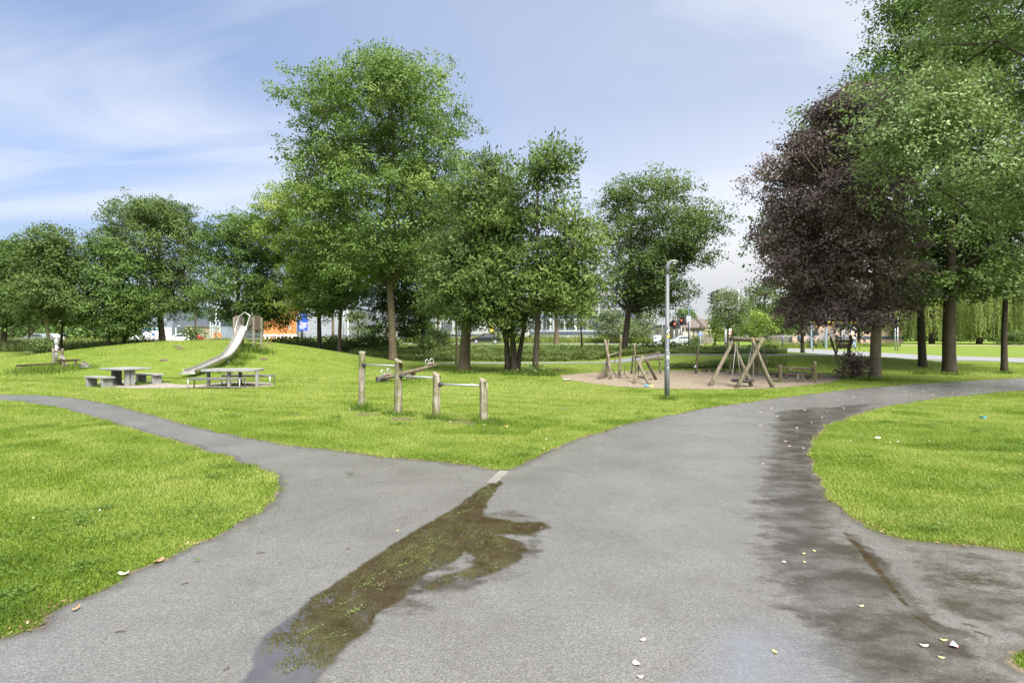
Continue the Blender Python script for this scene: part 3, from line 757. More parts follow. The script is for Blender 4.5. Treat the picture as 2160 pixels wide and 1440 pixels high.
def skeleton(base, top, r0, C, Rr, seed, fork, nlimb, bend=0.0, stems=None, flare=1.3, n=10, extra=()):
    rr = random.Random(seed); mb = MB(); st = random.getstate(); random.seed(seed)
    base = np.array(base, float); top = np.array(top, float)
    Hh = top[2] - base[2]
    k = 12; ph = rr.uniform(0, 6); ph2 = rr.uniform(0, 6)
    def axis(t):
        w = 0.012 * Hh * math.sin(3.1 * t + ph) * min(1, t * 3); w2 = 0.012 * Hh * math.sin(2.3 * t + ph2) * min(1, t * 3)
        p = base + (top - base) * np.array([t ** 1.0 + bend * t * (1 - t), t, t])
        return p + np.array([w, w2, 0])
    def rad(t): return r0 * ((1 - t) ** 0.8 * 0.9 + 0.05) * (1 + (flare - 1) * math.exp(-t * Hh / 0.25))
    ts = [0, 0.15 / Hh, 0.4 / Hh, 0.8 / Hh] + list(np.linspace(max(0.1, 1.3 / Hh), 1, k))
    pts = [axis(t) for t in ts]; pts[0][2] -= 0.15
    mb.tube(pts, [rad(t) for t in ts], n, wob=0.035)
    order = sorted(range(len(C)), key=lambda i: -Rr[i] + rr.random() * 0.9)
    heads = []
    for c in list(extra) + [C[i] for i in order[:nlimb]]:
        hd = math.hypot(c[0] - base[0], c[1] - base[1])
        zt = min(max(c[2] - 0.75 * hd - 0.2 * Hh * rr.random(), base[2] + fork), base[2] + Hh * 0.93)
        t = (zt - base[2]) / Hh; a = axis(t)
        r1 = min(rad(t) * 0.62, 0.035 + 0.022 * np.linalg.norm(c - a))
        cv = qcurve(a, c, -0.12 * hd + rr.uniform(-0.3, 0.3), 7)
        for q in cv[1:-1]: q += np.array([rr.uniform(-.12, .12), rr.uniform(-.12, .12), rr.uniform(-.1, .1)])
        mb.tube(cv, [r1 * (1 - 0.85 * (j / 6) ** 0.8) for j in range(7)], 6, wob=0.03)
        heads += cv[3:]
    Hn = np.array(heads) if heads else None
    if Hn is not None:
        for i in order[nlimb:nlimb * 4]:
            c = C[i]; dd = np.linalg.norm(Hn - c, axis=1) + np.maximum(0, Hn[:, 2] - c[2]) * 2; a = Hn[dd.argmin()]
            mb.tube(qcurve(a, c, -0.1, 4), [0.035, 0.028, 0.02, 0.008], 4)
    random.setstate(st)
    return mb

def tree(label, px, d, wpx, rows, kind, leafm, bark, seed, fork=2.2, nlimb=22, lean=0.0, ydepth=0.85, name='tree', cat='tree', group=None, over=None, base_py=None, extra_px=(), bend=0.0, stems=()):
    x0 = wx(px, d); z0 = g1(x0, d) if base_py is None else wz(base_py, d)
    rows = np.array(rows, float)
    zs = wz(rows[:, 0], d); xl = wx(rows[:, 1], d); xr = wx(rows[:, 2], d)
    xc = (xl + xr) / 2; hw = np.maximum((xr - xl) / 2, 0.12)
    K = dict(KIND[kind]); K.update(over or {})
    V, F, T, C, Rr = crown_leaves(zs, xc, hw, d, ydepth, K, seed)
    t = thing(name, label, cat, (x0, d, z0), group)
    o = np.argsort(zs); ztop = zs.max() - 0.12 * (zs.max() - zs.min())
    xtop = x0 + 0.45 * (float(np.interp(ztop, zs[o], xc[o])) - x0) + wx(1080 + lean, d)
    r0 = wpx / FPX * d / 2
    ex = [np.array(P(a, b, d + c)) for a, b, c in extra_px]
    mb = skeleton((x0, d, z0), (xtop, d, ztop), r0, C, Rr, seed, fork, nlimb, extra=ex, bend=bend)
    for (spx, sw, hpy, dx) in stems:                       # further stems rising from the same root
        b = np.array([wx(spx, d), d + 0.15, z0]); e = np.array(P(spx + dx, hpy, d + 0.3))
        cv = qcurve(b, e, 0.2, 8); cv[0][2] -= 0.1
        rs = sw / FPX * d / 2
        mb.tube(cv, [rs * (1.3 if j == 0 else 1 - 0.6 * j / 7) for j in range(8)], 8, wob=0.04)
    obj('trunk', mb, BARK[bark], t)
    npobj('crown', V, F, LEAF[leafm], t, tint=T)
    return t

G1 = 'trees standing round the playground'
tree('tallest broad oak, its pale straight trunk rising behind the log seesaw', 829, 36.4, 18,
     [(108,772,815),(132,740,860),(152,722,900),(176,668,945),(205,640,972),(245,588,1000),(300,598,1008),(350,592,1004),(400,610,1010),(450,625,1005),(500,640,1000),(545,665,970),(585,700,930),(612,770,900)],
     'oak', 'oak', 'brown', 101, fork=4.6, nlimb=34, group=G1, over=dict(fill=2.9, lai=6.6))
tree('oak with a forked dark trunk behind the mound, right of the blue route sign', 674, 43, 10.5,
     [(378,600,690),(405,555,730),(450,548,760),(500,545,770),(550,560,775),(600,585,770),(650,595,750),(675,610,700)], 'oak', 'yellow', 'dark', 102, fork=2.6, group=G1, extra_px=[(735,560,0.5)])
tree('slender oak with a knobbly brown trunk between the forked oak and the tallest oak', 716, 41, 9.5,
     [(470,660,800),(510,620,815),(560,600,800),(600,610,790),(640,640,770),(655,660,750)], 'oak', 'oak', 'brown', 103, fork=3.2, group=G1)
tree('thick-trunked chestnut with low dark leaves, right of the tallest oak', 979, 28, 26,
     [(318,1000,1050),(345,960,1085),(400,940,1100),(450,915,1110),(500,905,1110),(550,890,1100),(600,880,1085),(640,880,1070),(675,895,1055),(695,925,1035)],
     'chestnut', 'dark', 'brown', 104, fork=2.3, nlimb=26, group=G1)
tree('dark oak with drooping branches behind the thick-trunked chestnut', 893, 47, 10,
     [(470,850,960),(520,800,980),(570,765,990),(610,745,985),(650,745,970),(690,770,930),(712,800,905)], 'oak', 'dark', 'dark', 105, fork=2.4, group=G1)
tree('chestnut on several dark stems with long pale leaves', 1086, 27, 15,
     [(435,1020,1110),(480,985,1135),(530,955,1140),(580,935,1130),(620,930,1140),(655,965,1148),(690,1010,1145),(705,1030,1130)],
     'chestnut', 'chestnut', 'dark', 106, fork=1.6, nlimb=22, group=G1, stems=[(1072,14,640,-8),(1080,9,600,-42),(1090,12,620,28)])
tree('tall narrow chestnut topped by a leafy spire, beside the sandpit', 1128, 25.6, 14,
     [(300,1130,1172),(318,1098,1198),(340,1090,1212),(380,1105,1222),(420,1120,1240),(465,1110,1245),(510,1095,1262),(560,1085,1265),(610,1090,1262),(650,1115,1258),(682,1150,1235)],
     'chestnut', 'chestnut', 'dark', 107, fork=3.2, nlimb=26, group=G1, over=dict(fill=2.8))
tree('round oak with a heavy low side branch, behind the sandpit', 1315, 41, 15,
     [(366,1330,1456),(395,1250,1478),(430,1238,1495),(470,1238,1530),(512,1242,1545),(550,1246,1520),(590,1255,1500),(630,1265,1470),(665,1290,1440)],
     'oak', 'dark', 'dark', 108, fork=3.4, nlimb=34, group=G1, over=dict(fill=2.3, lai=5.6), extra_px=[(1392,590,-1.5),(1258,600,1),(1345,540,0)], base_py=757)
# left group beyond the mound
G2 = 'trees beyond the mound'
tree('small maple cut by the left border, trunk beside the grassy bank', 6, 44, 13, [(500,15,50),(530,0,70),(570,-25,80),(620,-40,85),(670,-40,75),(695,-20,50)], 'maple', 'maple', 'dark', 111, fork=2, group=G2)
tree('maple with a pale trunk behind the water pump', 103, 40, 8, [(472,80,125),(505,60,148),(550,42,165),(600,30,180),(640,30,185),(675,45,170)], 'maple', 'dark', 'pale', 112, fork=2.6, group=G2)
tree('young maple with a thin black trunk just right of the pale-trunked maple', 129, 43, 6, [(530,110,160),(580,95,190),(630,90,200),(680,110,190)], 'maple', 'dark', 'dark', 113, fork=1.8, nlimb=12, group=G2)
tree('leafy maple with low bright branches on the mound edge', 228, 42, 9, [(497,198,232),(525,175,265),(560,165,290),(600,165,308),(640,170,312),(675,185,300),(700,215,285)], 'maple', 'maple', 'dark', 114, fork=1.6, nlimb=18, group=G2)
tree('low maple with leaves hanging to the grass left of the big dark tree', 262, 44, 9, [(600,225,300),(640,215,318),(680,220,318),(708,240,300)], 'maple', 'maple', 'dark', 115, fork=1.0, nlimb=12, group=G2)
tree('big dark broad tree on a stout black trunk behind the mound', 345, 46, 14, [(416,305,358),(440,215,405),(470,185,420),(510,178,428),(550,200,428),(590,250,422),(630,285,415),(662,310,400)], 'oak', 'dark', 'dark', 116, fork=3.0, nlimb=28, group=G2, over=dict(fill=2.5, lai=6.5))
tree('wide maple whose crown hangs behind the slide tower', 497, 45, 11, [(442,490,540),(475,440,575),(520,425,600),(570,402,620),(620,398,634),(658,415,628),(692,500,612)], 'maple', 'maple', 'dark', 117, fork=2.4, nlimb=26, group=G2)
tree('distant hazy green tree at the left border', 25, 80, 6, [(505,5,40),(560,-20,60),(620,-30,80),(680,-20,90)], 'far', 'maple', 'dark', 118, group=G2)
# right group
G3 = 'trees leaning over the right path'
tree('copper beech with purple leaves, the dark bush at its foot', 1846, 23.7, 23,
     [(158,1790,1890),(195,1728,1920),(250,1682,1930),(300,1645,1930),(360,1612,1935),(420,1598,1945),(480,1592,1950),(540,1594,1945),(590,1606,1935),(635,1625,1905),(668,1680,1870)],
     'beech', 'beech', 'pale', 121, fork=2.4, nlimb=34, group=G3)
tree('small copper-leaved tree with a thin trunk on the far verge', 1693, 44, 8, [(585,1665,1715),(620,1650,1725),(655,1652,1722),(685,1668,1712)], 'beech', 'beech', 'dark', 122, fork=1.6, nlimb=10, group=G3, over=dict(l=0.16, w=0.13))
tree('tall green tree towering behind the copper beech on a leaning trunk', 1946, 30.5, 16,
     [(-120,1880,2120),(0,1868,2160),(60,1832,2160),(110,1815,2150),(170,1770,2120),(220,1705,2100),(290,1675,2080),(380,1665,2060),(460,1640,2050),(540,1610,2040),(600,1620,2030),(640,1650,2010)],
     'maple', 'maple', 'dark', 123, fork=3.0, nlimb=34, group=G3, lean=-60, over=dict(cap=170000, fill=2.5, lai=5.0))
tree('tree with the thickest dark trunk on the right lawn', 2003, 27.5, 26,
     [(60,1960,2160),(150,1930,2240),(260,1905,2290),(380,1940,2300),(470,1960,2300),(540,1960,2290),(590,1930,2280),(630,1950,2250)],
     'maple', 'dark', 'dark', 124, fork=4.6, nlimb=24, lean=-52, group=G3, over=dict(cap=130000, fill=2.2, lai=4.2), extra_px=[(1925,560,-0.5)])
tree('slim tree with a long bare trunk and pale fresh leaves at the right border', 2119, 27.8, 13,
     [(352,2100,2190),(390,2055,2240),(430,2030,2260),(475,2012,2270),(515,2050,2270),(560,2085,2260)],
     'ash', 'ash', 'dark', 125, fork=5.2, nlimb=9, group=G3)
tree('tall ash with pale grey-green leaves filling the upper right corner', 2300, 17.5, 30,
     [(-420,2060,2480),(-200,1985,2560),(-60,1945,2600),(20,1915,2620),(90,1885,2620),(150,1885,2620),(210,1865,2600),(280,1845,2600),(340,1835,2580),(385,1880,2560),(430,1970,2540),(470,2090,2500)],
     'ash', 'ash', 'dark', 126, fork=3.8, nlimb=36, group=G3, over=dict(cap=330000, fill=1.7, lai=4.2, clump=1.25), ydepth=0.62)
# far trees along the road
G4 = 'trees along the far road'
far = [
 ('small round tree beside the hanging traffic lights', 1535, 60, 4, [(608,1520,1552),(635,1506,1575),(665,1500,1582),(690,1512,1570)], 'grey', 'dark'),
 ('bright green tree left of the copper beech', 1610, 84, 8, [(588,1590,1640),(610,1575,1660),(640,1565,1680),(670,1560,1690),(700,1565,1690)], 'chestnut', 'dark'),
 ('dark leafy tree behind the wire fence', 1668, 92, 8, [(640,1640,1690),(665,1625,1705),(690,1620,1710),(705,1625,1705)], 'maple', 'dark'),
 ('yellow-green young tree behind the playground swing', 1590, 74, 5, [(655,1560,1620),(675,1545,1640),(695,1545,1645),(708,1560,1630)], 'yellow', 'dark'),
 ('low yellow-green tree beside the brown-roofed house', 1508, 80, 4, [(640,1503,1520),(665,1497,1530),(690,1497,1535),(712,1500,1530)], 'yellow', 'dark'),
 ('leafy tree behind the traffic lights and street lamp', 1440, 104, 6, [(650,1435,1462),(668,1412,1470),(690,1410,1468),(704,1425,1450)], 'maple', 'dark'),
 ('silvery birch in front of the office block', 1290, 88, 6, [(655,1275,1310),(675,1255,1345),(695,1250,1370),(712,1255,1370)], 'grey', 'pale'),
 ('silvery birch right of the round oak trunk', 1352, 92, 5, [(650,1335,1370),(672,1325,1380),(695,1322,1384),(712,1330,1380)], 'grey', 'pale'),
 ('street tree with a stout grey trunk before the office block', 1173, 78, 11, [(560,1150,1200),(600,1130,1220),(640,1125,1225),(665,1140,1210)], 'yellow', 'brown'),
 ('slim young street tree with a black stem on the bank', 1227, 47, 4, [(590,1205,1250),(620,1195,1262),(650,1195,1260),(668,1210,1245)], 'yellow', 'dark'),
 ('slender young tree with a grey stem left of the thick-trunked chestnut', 963, 34.5, 6, [(560,945,985),(600,930,995),(640,935,990),(668,950,980)], 'maple', 'brown'),
 ('street tree with a brown trunk before the white factory', 925, 76, 7, [(600,905,950),(640,890,962),(668,900,950)], 'yellow', 'brown'),
 ('street tree beside the grey siding hall', 702, 62, 7, [(540,685,725),(590,670,735),(630,672,735)], 'maple', 'brown'),
 ('street tree before the blue-grey hall', 335, 70, 5, [(600,320,352),(640,310,360),(668,318,350)], 'maple', 'brown'),
 ('street tree beside the cream building', 413, 66, 5, [(600,398,430),(640,385,440),(670,395,432)], 'maple', 'brown'),
 ('leafy sapling in front of the cream building', 405, 58, 3, [(690,395,412),(700,390,420),(712,390,425),(722,395,420)], 'maple', 'dark'),
 ('street tree behind the slide tower', 553, 60, 5, [(600,535,572),(640,525,580),(680,530,590)], 'yellow', 'dark'),
 ('green tree in the gap right of the grey siding hall', 755, 84, 5, [(655,742,766),(680,735,776),(700,738,774)], 'grey', 'dark'),
 ('green tree behind the silver car', 60, 76, 5, [(620,40,85),(650,25,110),(685,20,120)], 'maple', 'dark'),
 ('leafy tree behind the bus shelter', 1812, 100, 7, [(640,1785,1840),(670,1775,1850),(700,1780,1850)], 'maple', 'dark'),
]
for k, (lab, px, d, w, rows, lf, bk) in enumerate(far):
    s = max(1.0, d / 62)
    tree(lab, px, d, w, rows, 'far', lf, bk, 200 + k, fork=1.2, nlimb=10, group=G4, over=dict(l=0.21 * s, w=0.14 * s, clump=0.5 + 0.006 * d, spray=0.2 * s, lai=5.0))

# weeping willows: curtains of hanging strands
def willow(label, px, d, rows, seed):
    r = np.random.default_rng(seed)
    x0 = wx(px, d); z0 = g1(x0, d); t = thing('willow_tree', label, 'tree', (x0, d, z0), 'weeping willows beyond the lawn')
    rows = np.array(rows, float); zs = wz(rows[:, 0], d); hw = wx(1080 + rows[:, 1], d); Rm = hw.max(); zt = zs.max()
    ns = int(95 * Rm)
    th = r.uniform(0, 2 * np.pi, ns); q = np.sqrt(r.uniform(0.03, 1, ns)) * Rm
    lob = 1 + 0.22 * np.sin(5 * th + seed) + 0.14 * np.sin(11 * th + 2 * seed)
    z1 = z0 + (zt - z0) * np.sqrt(np.clip(1 - (q / Rm) ** 2.2, 0.04, 1)) * r.uniform(0.72, 1.05, ns) * lob ** 0.5
    cur = vnoise(th * 9 + 50, q * 0.6, 1.0, seed)
    zb = z0 + 0.3 + (0.75 * cur ** 1.6 + 0.25 * r.uniform(0, 1, ns)) * (z1 - z0) * 0.8
    vs, tn = [], []
    for k in range(44):
        f = (k + r.uniform(0, 1, ns)) / 44
        z = z1 - f * (z1 - zb); sw = 0.25 * np.sin(3 * f + th * 3)
        c = np.stack([x0 + np.cos(th) * (q * lob + 0.5 * f) + sw * 0.4 + r.normal(0, 0.05, ns), d + np.sin(th) * (q * lob + 0.5 * f) + r.normal(0, 0.05, ns), z], -1)
        a = np.stack([r.normal(0, 0.3, ns), r.normal(0, 0.3, ns), -np.ones(ns)], -1) * (0.42 * r.uniform(0.7, 1.3, ns))[:, None]
        b = r.uniform(0, 2 * np.pi, ns); wv = np.stack([np.cos(b), np.sin(b), 0 * b], -1) * 0.055
        vs.append(np.stack([c, c + a * 0.5 + wv, c + a, c + a * 0.5 - wv], 1)); tn.append(np.clip(0.1 + 0.75 * cur + 0.1 * np.sin(th * 17 + q) + r.normal(0, 0.10, ns), 0, 1))
    V = np.concatenate(vs).reshape(-1, 3)
    mb = MB(); rr = random.Random(seed)
    mb.tube([(x0, d, z0 - 0.2), (x0 + 0.1, d, z0 + 1), (x0, d, z0 + 0.45 * (zt - z0)), (x0 + 0.3, d, z0 + 0.75 * (zt - z0))], [0.55, 0.45, 0.35, 0.15], 10)
    for k in range(12):
        a = rr.uniform(0, 6.28); e = (x0 + math.cos(a) * Rm * 0.6, d + math.sin(a) * Rm * 0.6, z0 + (zt - z0) * rr.uniform(0.65, 0.85))
        mb.tube(qcurve((x0, d, z0 + (zt - z0) * 0.4), e, 1.0), [0.2, 0.16, 0.12, 0.09, 0.06, 0.03], 5)
    obj('trunk', mb, BARK['dark'], t)
    npobj('crown', V, np.arange(len(V)).reshape(-1, 4), LEAF['willow'], t, tint=np.concatenate(tn))
willow('weeping willow right of the thickest dark trunk', 2065, 104, [(470, 76), (620, 84)], 301)
willow('weeping willow in the gap left of the thickest dark trunk', 1965, 108, [(520, 56), (640, 66)], 302)
willow('weeping willow at the right border', 2190, 100, [(480, 66), (640, 84)], 303)

# far-off woods closing the view between the halls
def woods(label, zones, seed):
    vs, tn = [], []
    for k, (pa, pb, d, top) in enumerate(zones):
        za, zb = 0.5, wz(top, d); cx = wx((pa + pb) / 2, d); w = wx(1080 + (pb - pa) / 2, d); f = np.array([-0.02, 0.2, 0.5, 0.75, 0.9, 1.0]); hwf = np.array([1, 1, 0.97, 0.85, 0.6, 0.25])
        K = dict(l=0.6, w=0.42, clump=1.7, spray=0.6, lai=6, per=9, fill=4, cap=30000)
        V, F, T, C, Rr = crown_leaves(za + f * (zb - za), np.full(6, cx), hwf * w, d, min(1.0, 5.0 / w), K, seed + k); vs.append(V); tn.append(T)
    V = np.concatenate(vs); struct(npobj('woods', V, np.arange(len(V)).reshape(-1, 4), LEAF['maple'], tint=np.concatenate(tn)), 'stuff', label)
woods('dark green woods closing the view far to the left', [(-80, 60, 135, 668), (30, 130, 140, 676), (100, 215, 132, 668), (190, 300, 138, 678)], 350)
woods('green tree line far behind the halls and the lamp', [(735, 850, 150, 682), (840, 935, 155, 676), (1330, 1420, 160, 690), (1490, 1600, 150, 672), (1580, 1700, 140, 662), (1740, 1930, 150, 668), (1880, 2240, 150, 640)], 370)

# shrubs and hedge
def shrub(label, px, d, py_top, wpx, leafm, seed, base=None, name='bush', kind='shrub', cat='bush', ydepth=1.0, group=None, over=None, low=0.0):
    x0 = wx(px, d); z0 = g1(x0, d) if base is None else wz(base, d); zt = wz(py_top, d); h = max(zt - z0, 0.4); w = wpx / FPX * d / 2
    f = np.array([-0.02, 0.1, 0.3, 0.55, 0.8, 0.93, 1.0]); hwf = np.array([0.86, 1.0, 1.0, 0.92, 0.68, 0.45, 0.2])
    K = dict(KIND[kind]); K['clump'] = min(K['clump'], 0.4 * h) ; K.update(over or {})
    V, F, T, C, Rr = crown_leaves(z0 + f * h, np.full(7, x0), hwf * w, d, ydepth, K, seed)
    t = thing(name, label, cat, (x0, d, z0), group)
    mb = MB(); rr = random.Random(seed)
    for i in range(min(16, len(C))):
        c = C[rr.randrange(len(C))]
        mb.tube(qcurve((x0 + (c[0] - x0) * 0.3, d + (c[1] - d) * 0.3, z0 - 0.05), c, 0.1, 4), [0.03, 0.024, 0.016, 0.008], 4)
    obj('stem', mb, BARK['dark'], t); npobj('foliage', V, F, LEAF[leafm], t, tint=T)
    return t
shrub('dark leafy bush at the foot of the copper beech', 1799, 23.3, 748, 68, 'beech', 401, over=dict(l=0.10, w=0.07, lai=5.5))
shrub('round dark green bush left of the water pump', 88, 37.5, 713, 44, 'dark', 402)
shrub('dark round bush on the bank behind the seesaw', 900, 42, 706, 46, 'dark', 403)
hl = ['hedge end beside the slide tower', 'hedge stretch behind the right shoulder of the mound', 'hedge stretch before the forked oak', 'hedge stretch left of the tallest oak trunk', 'hedge stretch just right of the tallest oak trunk']
for k, (px, w, top) in enumerate([(592, 70, 709), (645, 78, 708), (700, 82, 707), (760, 84, 704), (812, 80, 700)]):
    shrub('dark leafy ' + hl[k], px, 48.5 - 0.9 * k, top, w, 'dark' if k % 2 else 'maple', 410 + k, base=755, name='hedge', cat='hedge', kind='hedge', ydepth=0.7, group='dark hedge behind the mound')
bl = ['green bush on the bank between the seesaw and the thick-trunked chestnut', 'green bush on the bank right of the thick-trunked chestnut', 'low bush on the bank behind the tall narrow chestnut', 'bush on the bank left of the climbing frame', 'bush on the bank right of the round oak',
      'bush on the bank behind the street lamp', 'bush on the bank right of the street lamp', 'bush on the bank behind the playground swing', 'leafy bush between the swing and the wire fence']
for k, (px, d, top, w, lf) in enumerate([(955, 44, 724, 44, 'maple'), (1030, 43, 735, 60, 'dark'), (1180, 44, 733, 70, 'maple'), (1262, 43, 735, 52, 'dark'), (1362, 42, 722, 64, 'maple'), (1412, 43, 718, 52, 'dark'), (1468, 44, 728, 50, 'maple'), (1528, 45, 728, 56, 'dark'), (1600, 44, 727, 60, 'maple')]):
    shrub(bl[k], px, d, top, w, lf, 430 + k, kind='hedge', group='bushes on the bank', over=dict(cap=16000))
shrub('dark tall bush closing the gap between the dark oak and the thick-trunked chestnut', 925, 52, 690, 70, 'dark', 460, kind='hedge', group='bushes on the bank')
shrub('dark bush left of the tallest oak trunk, above the hedge', 785, 56, 686, 66, 'dark', 461, kind='hedge', group='bushes on the bank')
shrub('small weedy bush at the foot of the tall narrow chestnut', 1122, 25.3, 768, 22, 'maple', 450)
shrub('low bushes under the willows at the right border', 2140, 94, 698, 60, 'dark', 451, kind='hedge')
shrub('low clipped bush beside the wooden house fence', 1466, 86, 706, 26, 'chestnut', 452, kind='hedge')
# ================================================================== PLAYGROUND AND PARK FURNITURE
W_POST = wood_mat('weathered_post', (0.075, 0.06, 0.042), (0.20, 0.175, 0.135), (0.36, 0.33, 0.275), (0.10, 0.11, 0.025), 0.8)
W_LOG = wood_mat('robinia_log', (0.055, 0.045, 0.03), (0.15, 0.128, 0.09), (0.27, 0.24, 0.185), (0.11, 0.105, 0.04), 0.6)
W_LOGX = wood_mat('lying_log', (0.045, 0.036, 0.025), (0.105, 0.085, 0.058), (0.18, 0.15, 0.11), (0.09, 0.10, 0.03), 0.5, axis=0)
W_DARK = wood_mat('dark_wood', (0.045, 0.033, 0.024), (0.10, 0.075, 0.055), (0.17, 0.135, 0.10), (0.07, 0.075, 0.03), 0.35)
W_GREY = wood_mat('grey_timber', (0.10, 0.09, 0.072), (0.19, 0.172, 0.145), (0.28, 0.26, 0.225), (0.17, 0.17, 0.11), 0.35)
W_BRN = wood_mat('brown_panel', (0.07, 0.05, 0.04), (0.13, 0.098, 0.08), (0.19, 0.15, 0.13), (0.10, 0.09, 0.07), 0.3)
M_GALV = simple('galvanised_steel', (0.42, 0.44, 0.47), 0.45, 0.6, 0.12, 9)
M_STEEL = simple('brushed_steel', (0.60, 0.58, 0.56), 0.33, 0.85, 0.10, 4, 0.0, (1, 6, 1))
M_BLACK = simple('black_rubber', (0.025, 0.025, 0.027), 0.7, 0, 0.2, 12)
M_WHITE = simple('white_paint', (0.80, 0.80, 0.79), 0.5, 0, 0.04, 4)
M_LAMP = simple('grey_pole_paint', (0.115, 0.128, 0.14), 0.55, 0.1, 0.12, 5, 0.0, (1, 1, 0.3), dirt=(0.115, 0.125, 0.125))
M_TAB = simple('grey_composite', (0.22, 0.222, 0.215), 0.7, 0, 0.16, 12, 0.3, dirt=(0.16, 0.165, 0.14))
M_TABD = simple('dark_composite', (0.10, 0.10, 0.095), 0.7, 0, 0.2, 12, 0.3)
M_ROPE = simple('dark_rope', (0.06, 0.05, 0.045), 0.9, 0, 0.25, 60)
M_ROPEL = simple('pale_rope', (0.42, 0.40, 0.37), 0.9, 0, 0.15, 60)

def log(mb, p, q, r0, r1=None, n=10, wob=0.05, bend=0.03, k=7, cut=None):
    p, q = Vector(p), Vector(q); r1 = r0 if r1 is None else r1
    L = (q - p).length; o = (q - p).orthogonal().normalized(); o2 = (q - p).normalized().cross(o)
    a, b = random.uniform(-1, 1) * bend * L, random.uniform(-1, 1) * bend * L
    pts = [p.lerp(q, t) + (o * a + o2 * b) * math.sin(math.pi * t) + o * random.uniform(-1, 1) * 0.008 for t in np.linspace(0, 1, k)]
    rad = [(r0 + (r1 - r0) * t) * (1 + random.uniform(-wob, wob)) for t in np.linspace(0, 1, k)]
    return mb.tube(pts, rad, n, wob=wob * 0.8, cut=cut)

# ---- tumbling bars: four posts and three bars, one piece of equipment
posts = [(764, 860, 738, 14), (841, 871, 756, 17), (921, 881, 783.5, 17), (1020, 887, 796, 18)]
pd = [2160 / (b - HY) for _, b, _, _ in posts]
t = thing('tumbling_bars', 'row of four weathered wooden posts joined by steel tumbling bars on the lawn', 'tumbling bars', (wx(900, pd[1]), pd[1], 0))
pp = []
for (px, by, ty, w), d in zip(posts, pd):
    x = wx(px, d); z = wz(ty, d) - 0.05; r = w / FPX * d / 2 * 0.97; pp.append((x, d, z, r))
    mb = MB(); zz = [-0.1, 0.05, 0.25, 0.5, 0.75, 0.97, 1.0]
    lx = random.uniform(-0.02, 0.01)
    mb.tube([(x + lx * (1 - k), d, z * k if k > 0 else -0.1) for k in zz], [r * (1.02 - 0.05 * k + random.uniform(-.025, .025)) for k in zz], 18, wob=0.035, cut=(-0.42 * (0 if px < 800 else 1) * r - 0.01, 0.25 * r))
    obj('post', mb, W_POST, t)
bars = [(769, 771.5), (792.5, 797), (810, 813)]
for i, (ya, yb) in enumerate(bars):
    a, b = pp[i], pp[i + 1]; za, zb = wz(ya, a[1]), wz(yb, b[1])
    p, q = Vector((a[0], a[1], za)), Vector((b[0], b[1], zb)); u = (q - p).normalized()
    mb = MB(); mb.tube([p, q], 0.021, 12); bar = obj('bar', mb, M_GALV, t)
    mb = MB(); e = p + u * (a[3] * 0.9)
    mb.tube([e - u * 0.04, e + u * 0.035, e + u * 0.075], [0.055, 0.052, 0.03], 12); obj('collar', mb, M_BLACK, bar)

# ---- log seesaw
A = Vector((wx(795, 21.6), 21.6, wz(800, 21.6))); B = Vector((wx(921, 23.4), 23.4, wz(769, 23.4)))
t = thing('seesaw', 'log seesaw with steel handles, its left end resting on a half tyre', 'seesaw', (wx(860, 22.4), 22.4, 0))
mb = MB(); log(mb, A, B, 0.105, 0.075, 12, 0.05, 0.01, 9); obj('beam', mb, W_LOGX, t)
u = (B - A).normalized(); side = Vector((-u.y, u.x, 0)).normalized(); up = u.cross(side) * -1
if up.z < 0: up = -up
for f in (0.10, 0.20, 0.84, 0.925):
    c = A.lerp(B, f) + up * 0.20
    mb = MB(); ring = [c + u * (0.085 * math.sin(a)) + up * (0.10 * math.cos(a)) for a in np.linspace(-2.65, 2.65, 14)]
    mb.tube([A.lerp(B, f) + up * 0.06 - u * 0.06] + ring + [A.lerp(B, f) + up * 0.06 + u * 0.06], 0.017, 8); obj('handle', mb, M_GALV, t)
for f in (0.15, 0.885):
    mb = MB(); mb.beam(A.lerp(B, f - 0.05) + up * 0.11, A.lerp(B, f + 0.05) + up * 0.11, 0.2, 0.03, up); obj('seat', mb, simple('reddish_seat', (0.22, 0.15, 0.125), 0.7), t, 0.006)
mb = MB(); m = A.lerp(B, 0.52)
log(mb, (m.x - 0.02, m.y - 0.16, -0.1), (m.x - 0.02, m.y - 0.16, m.z - 0.1), 0.07); log(mb, (m.x + 0.12, m.y + 0.2, -0.1), (m.x + 0.12, m.y + 0.2, m.z - 0.02), 0.09)
mb.tube([(m.x - 0.05, m.y - 0.22, m.z - 0.16), (m.x + 0.15, m.y + 0.26, m.z - 0.13)], 0.03, 8); obj('pivot', mb, W_DARK, t)
mb = MB(); c = Vector((A.x + 0.20, A.y + 0.02, 0.0))
mb.tube([c + u * (0.21 * math.cos(a)) + Vector((0, 0, 0.17 * math.sin(a) - 0.02)) for a in np.linspace(-0.15, math.pi + 0.15, 16)], 0.058, 12)
obj('tyre', mb, M_BLACK, t)

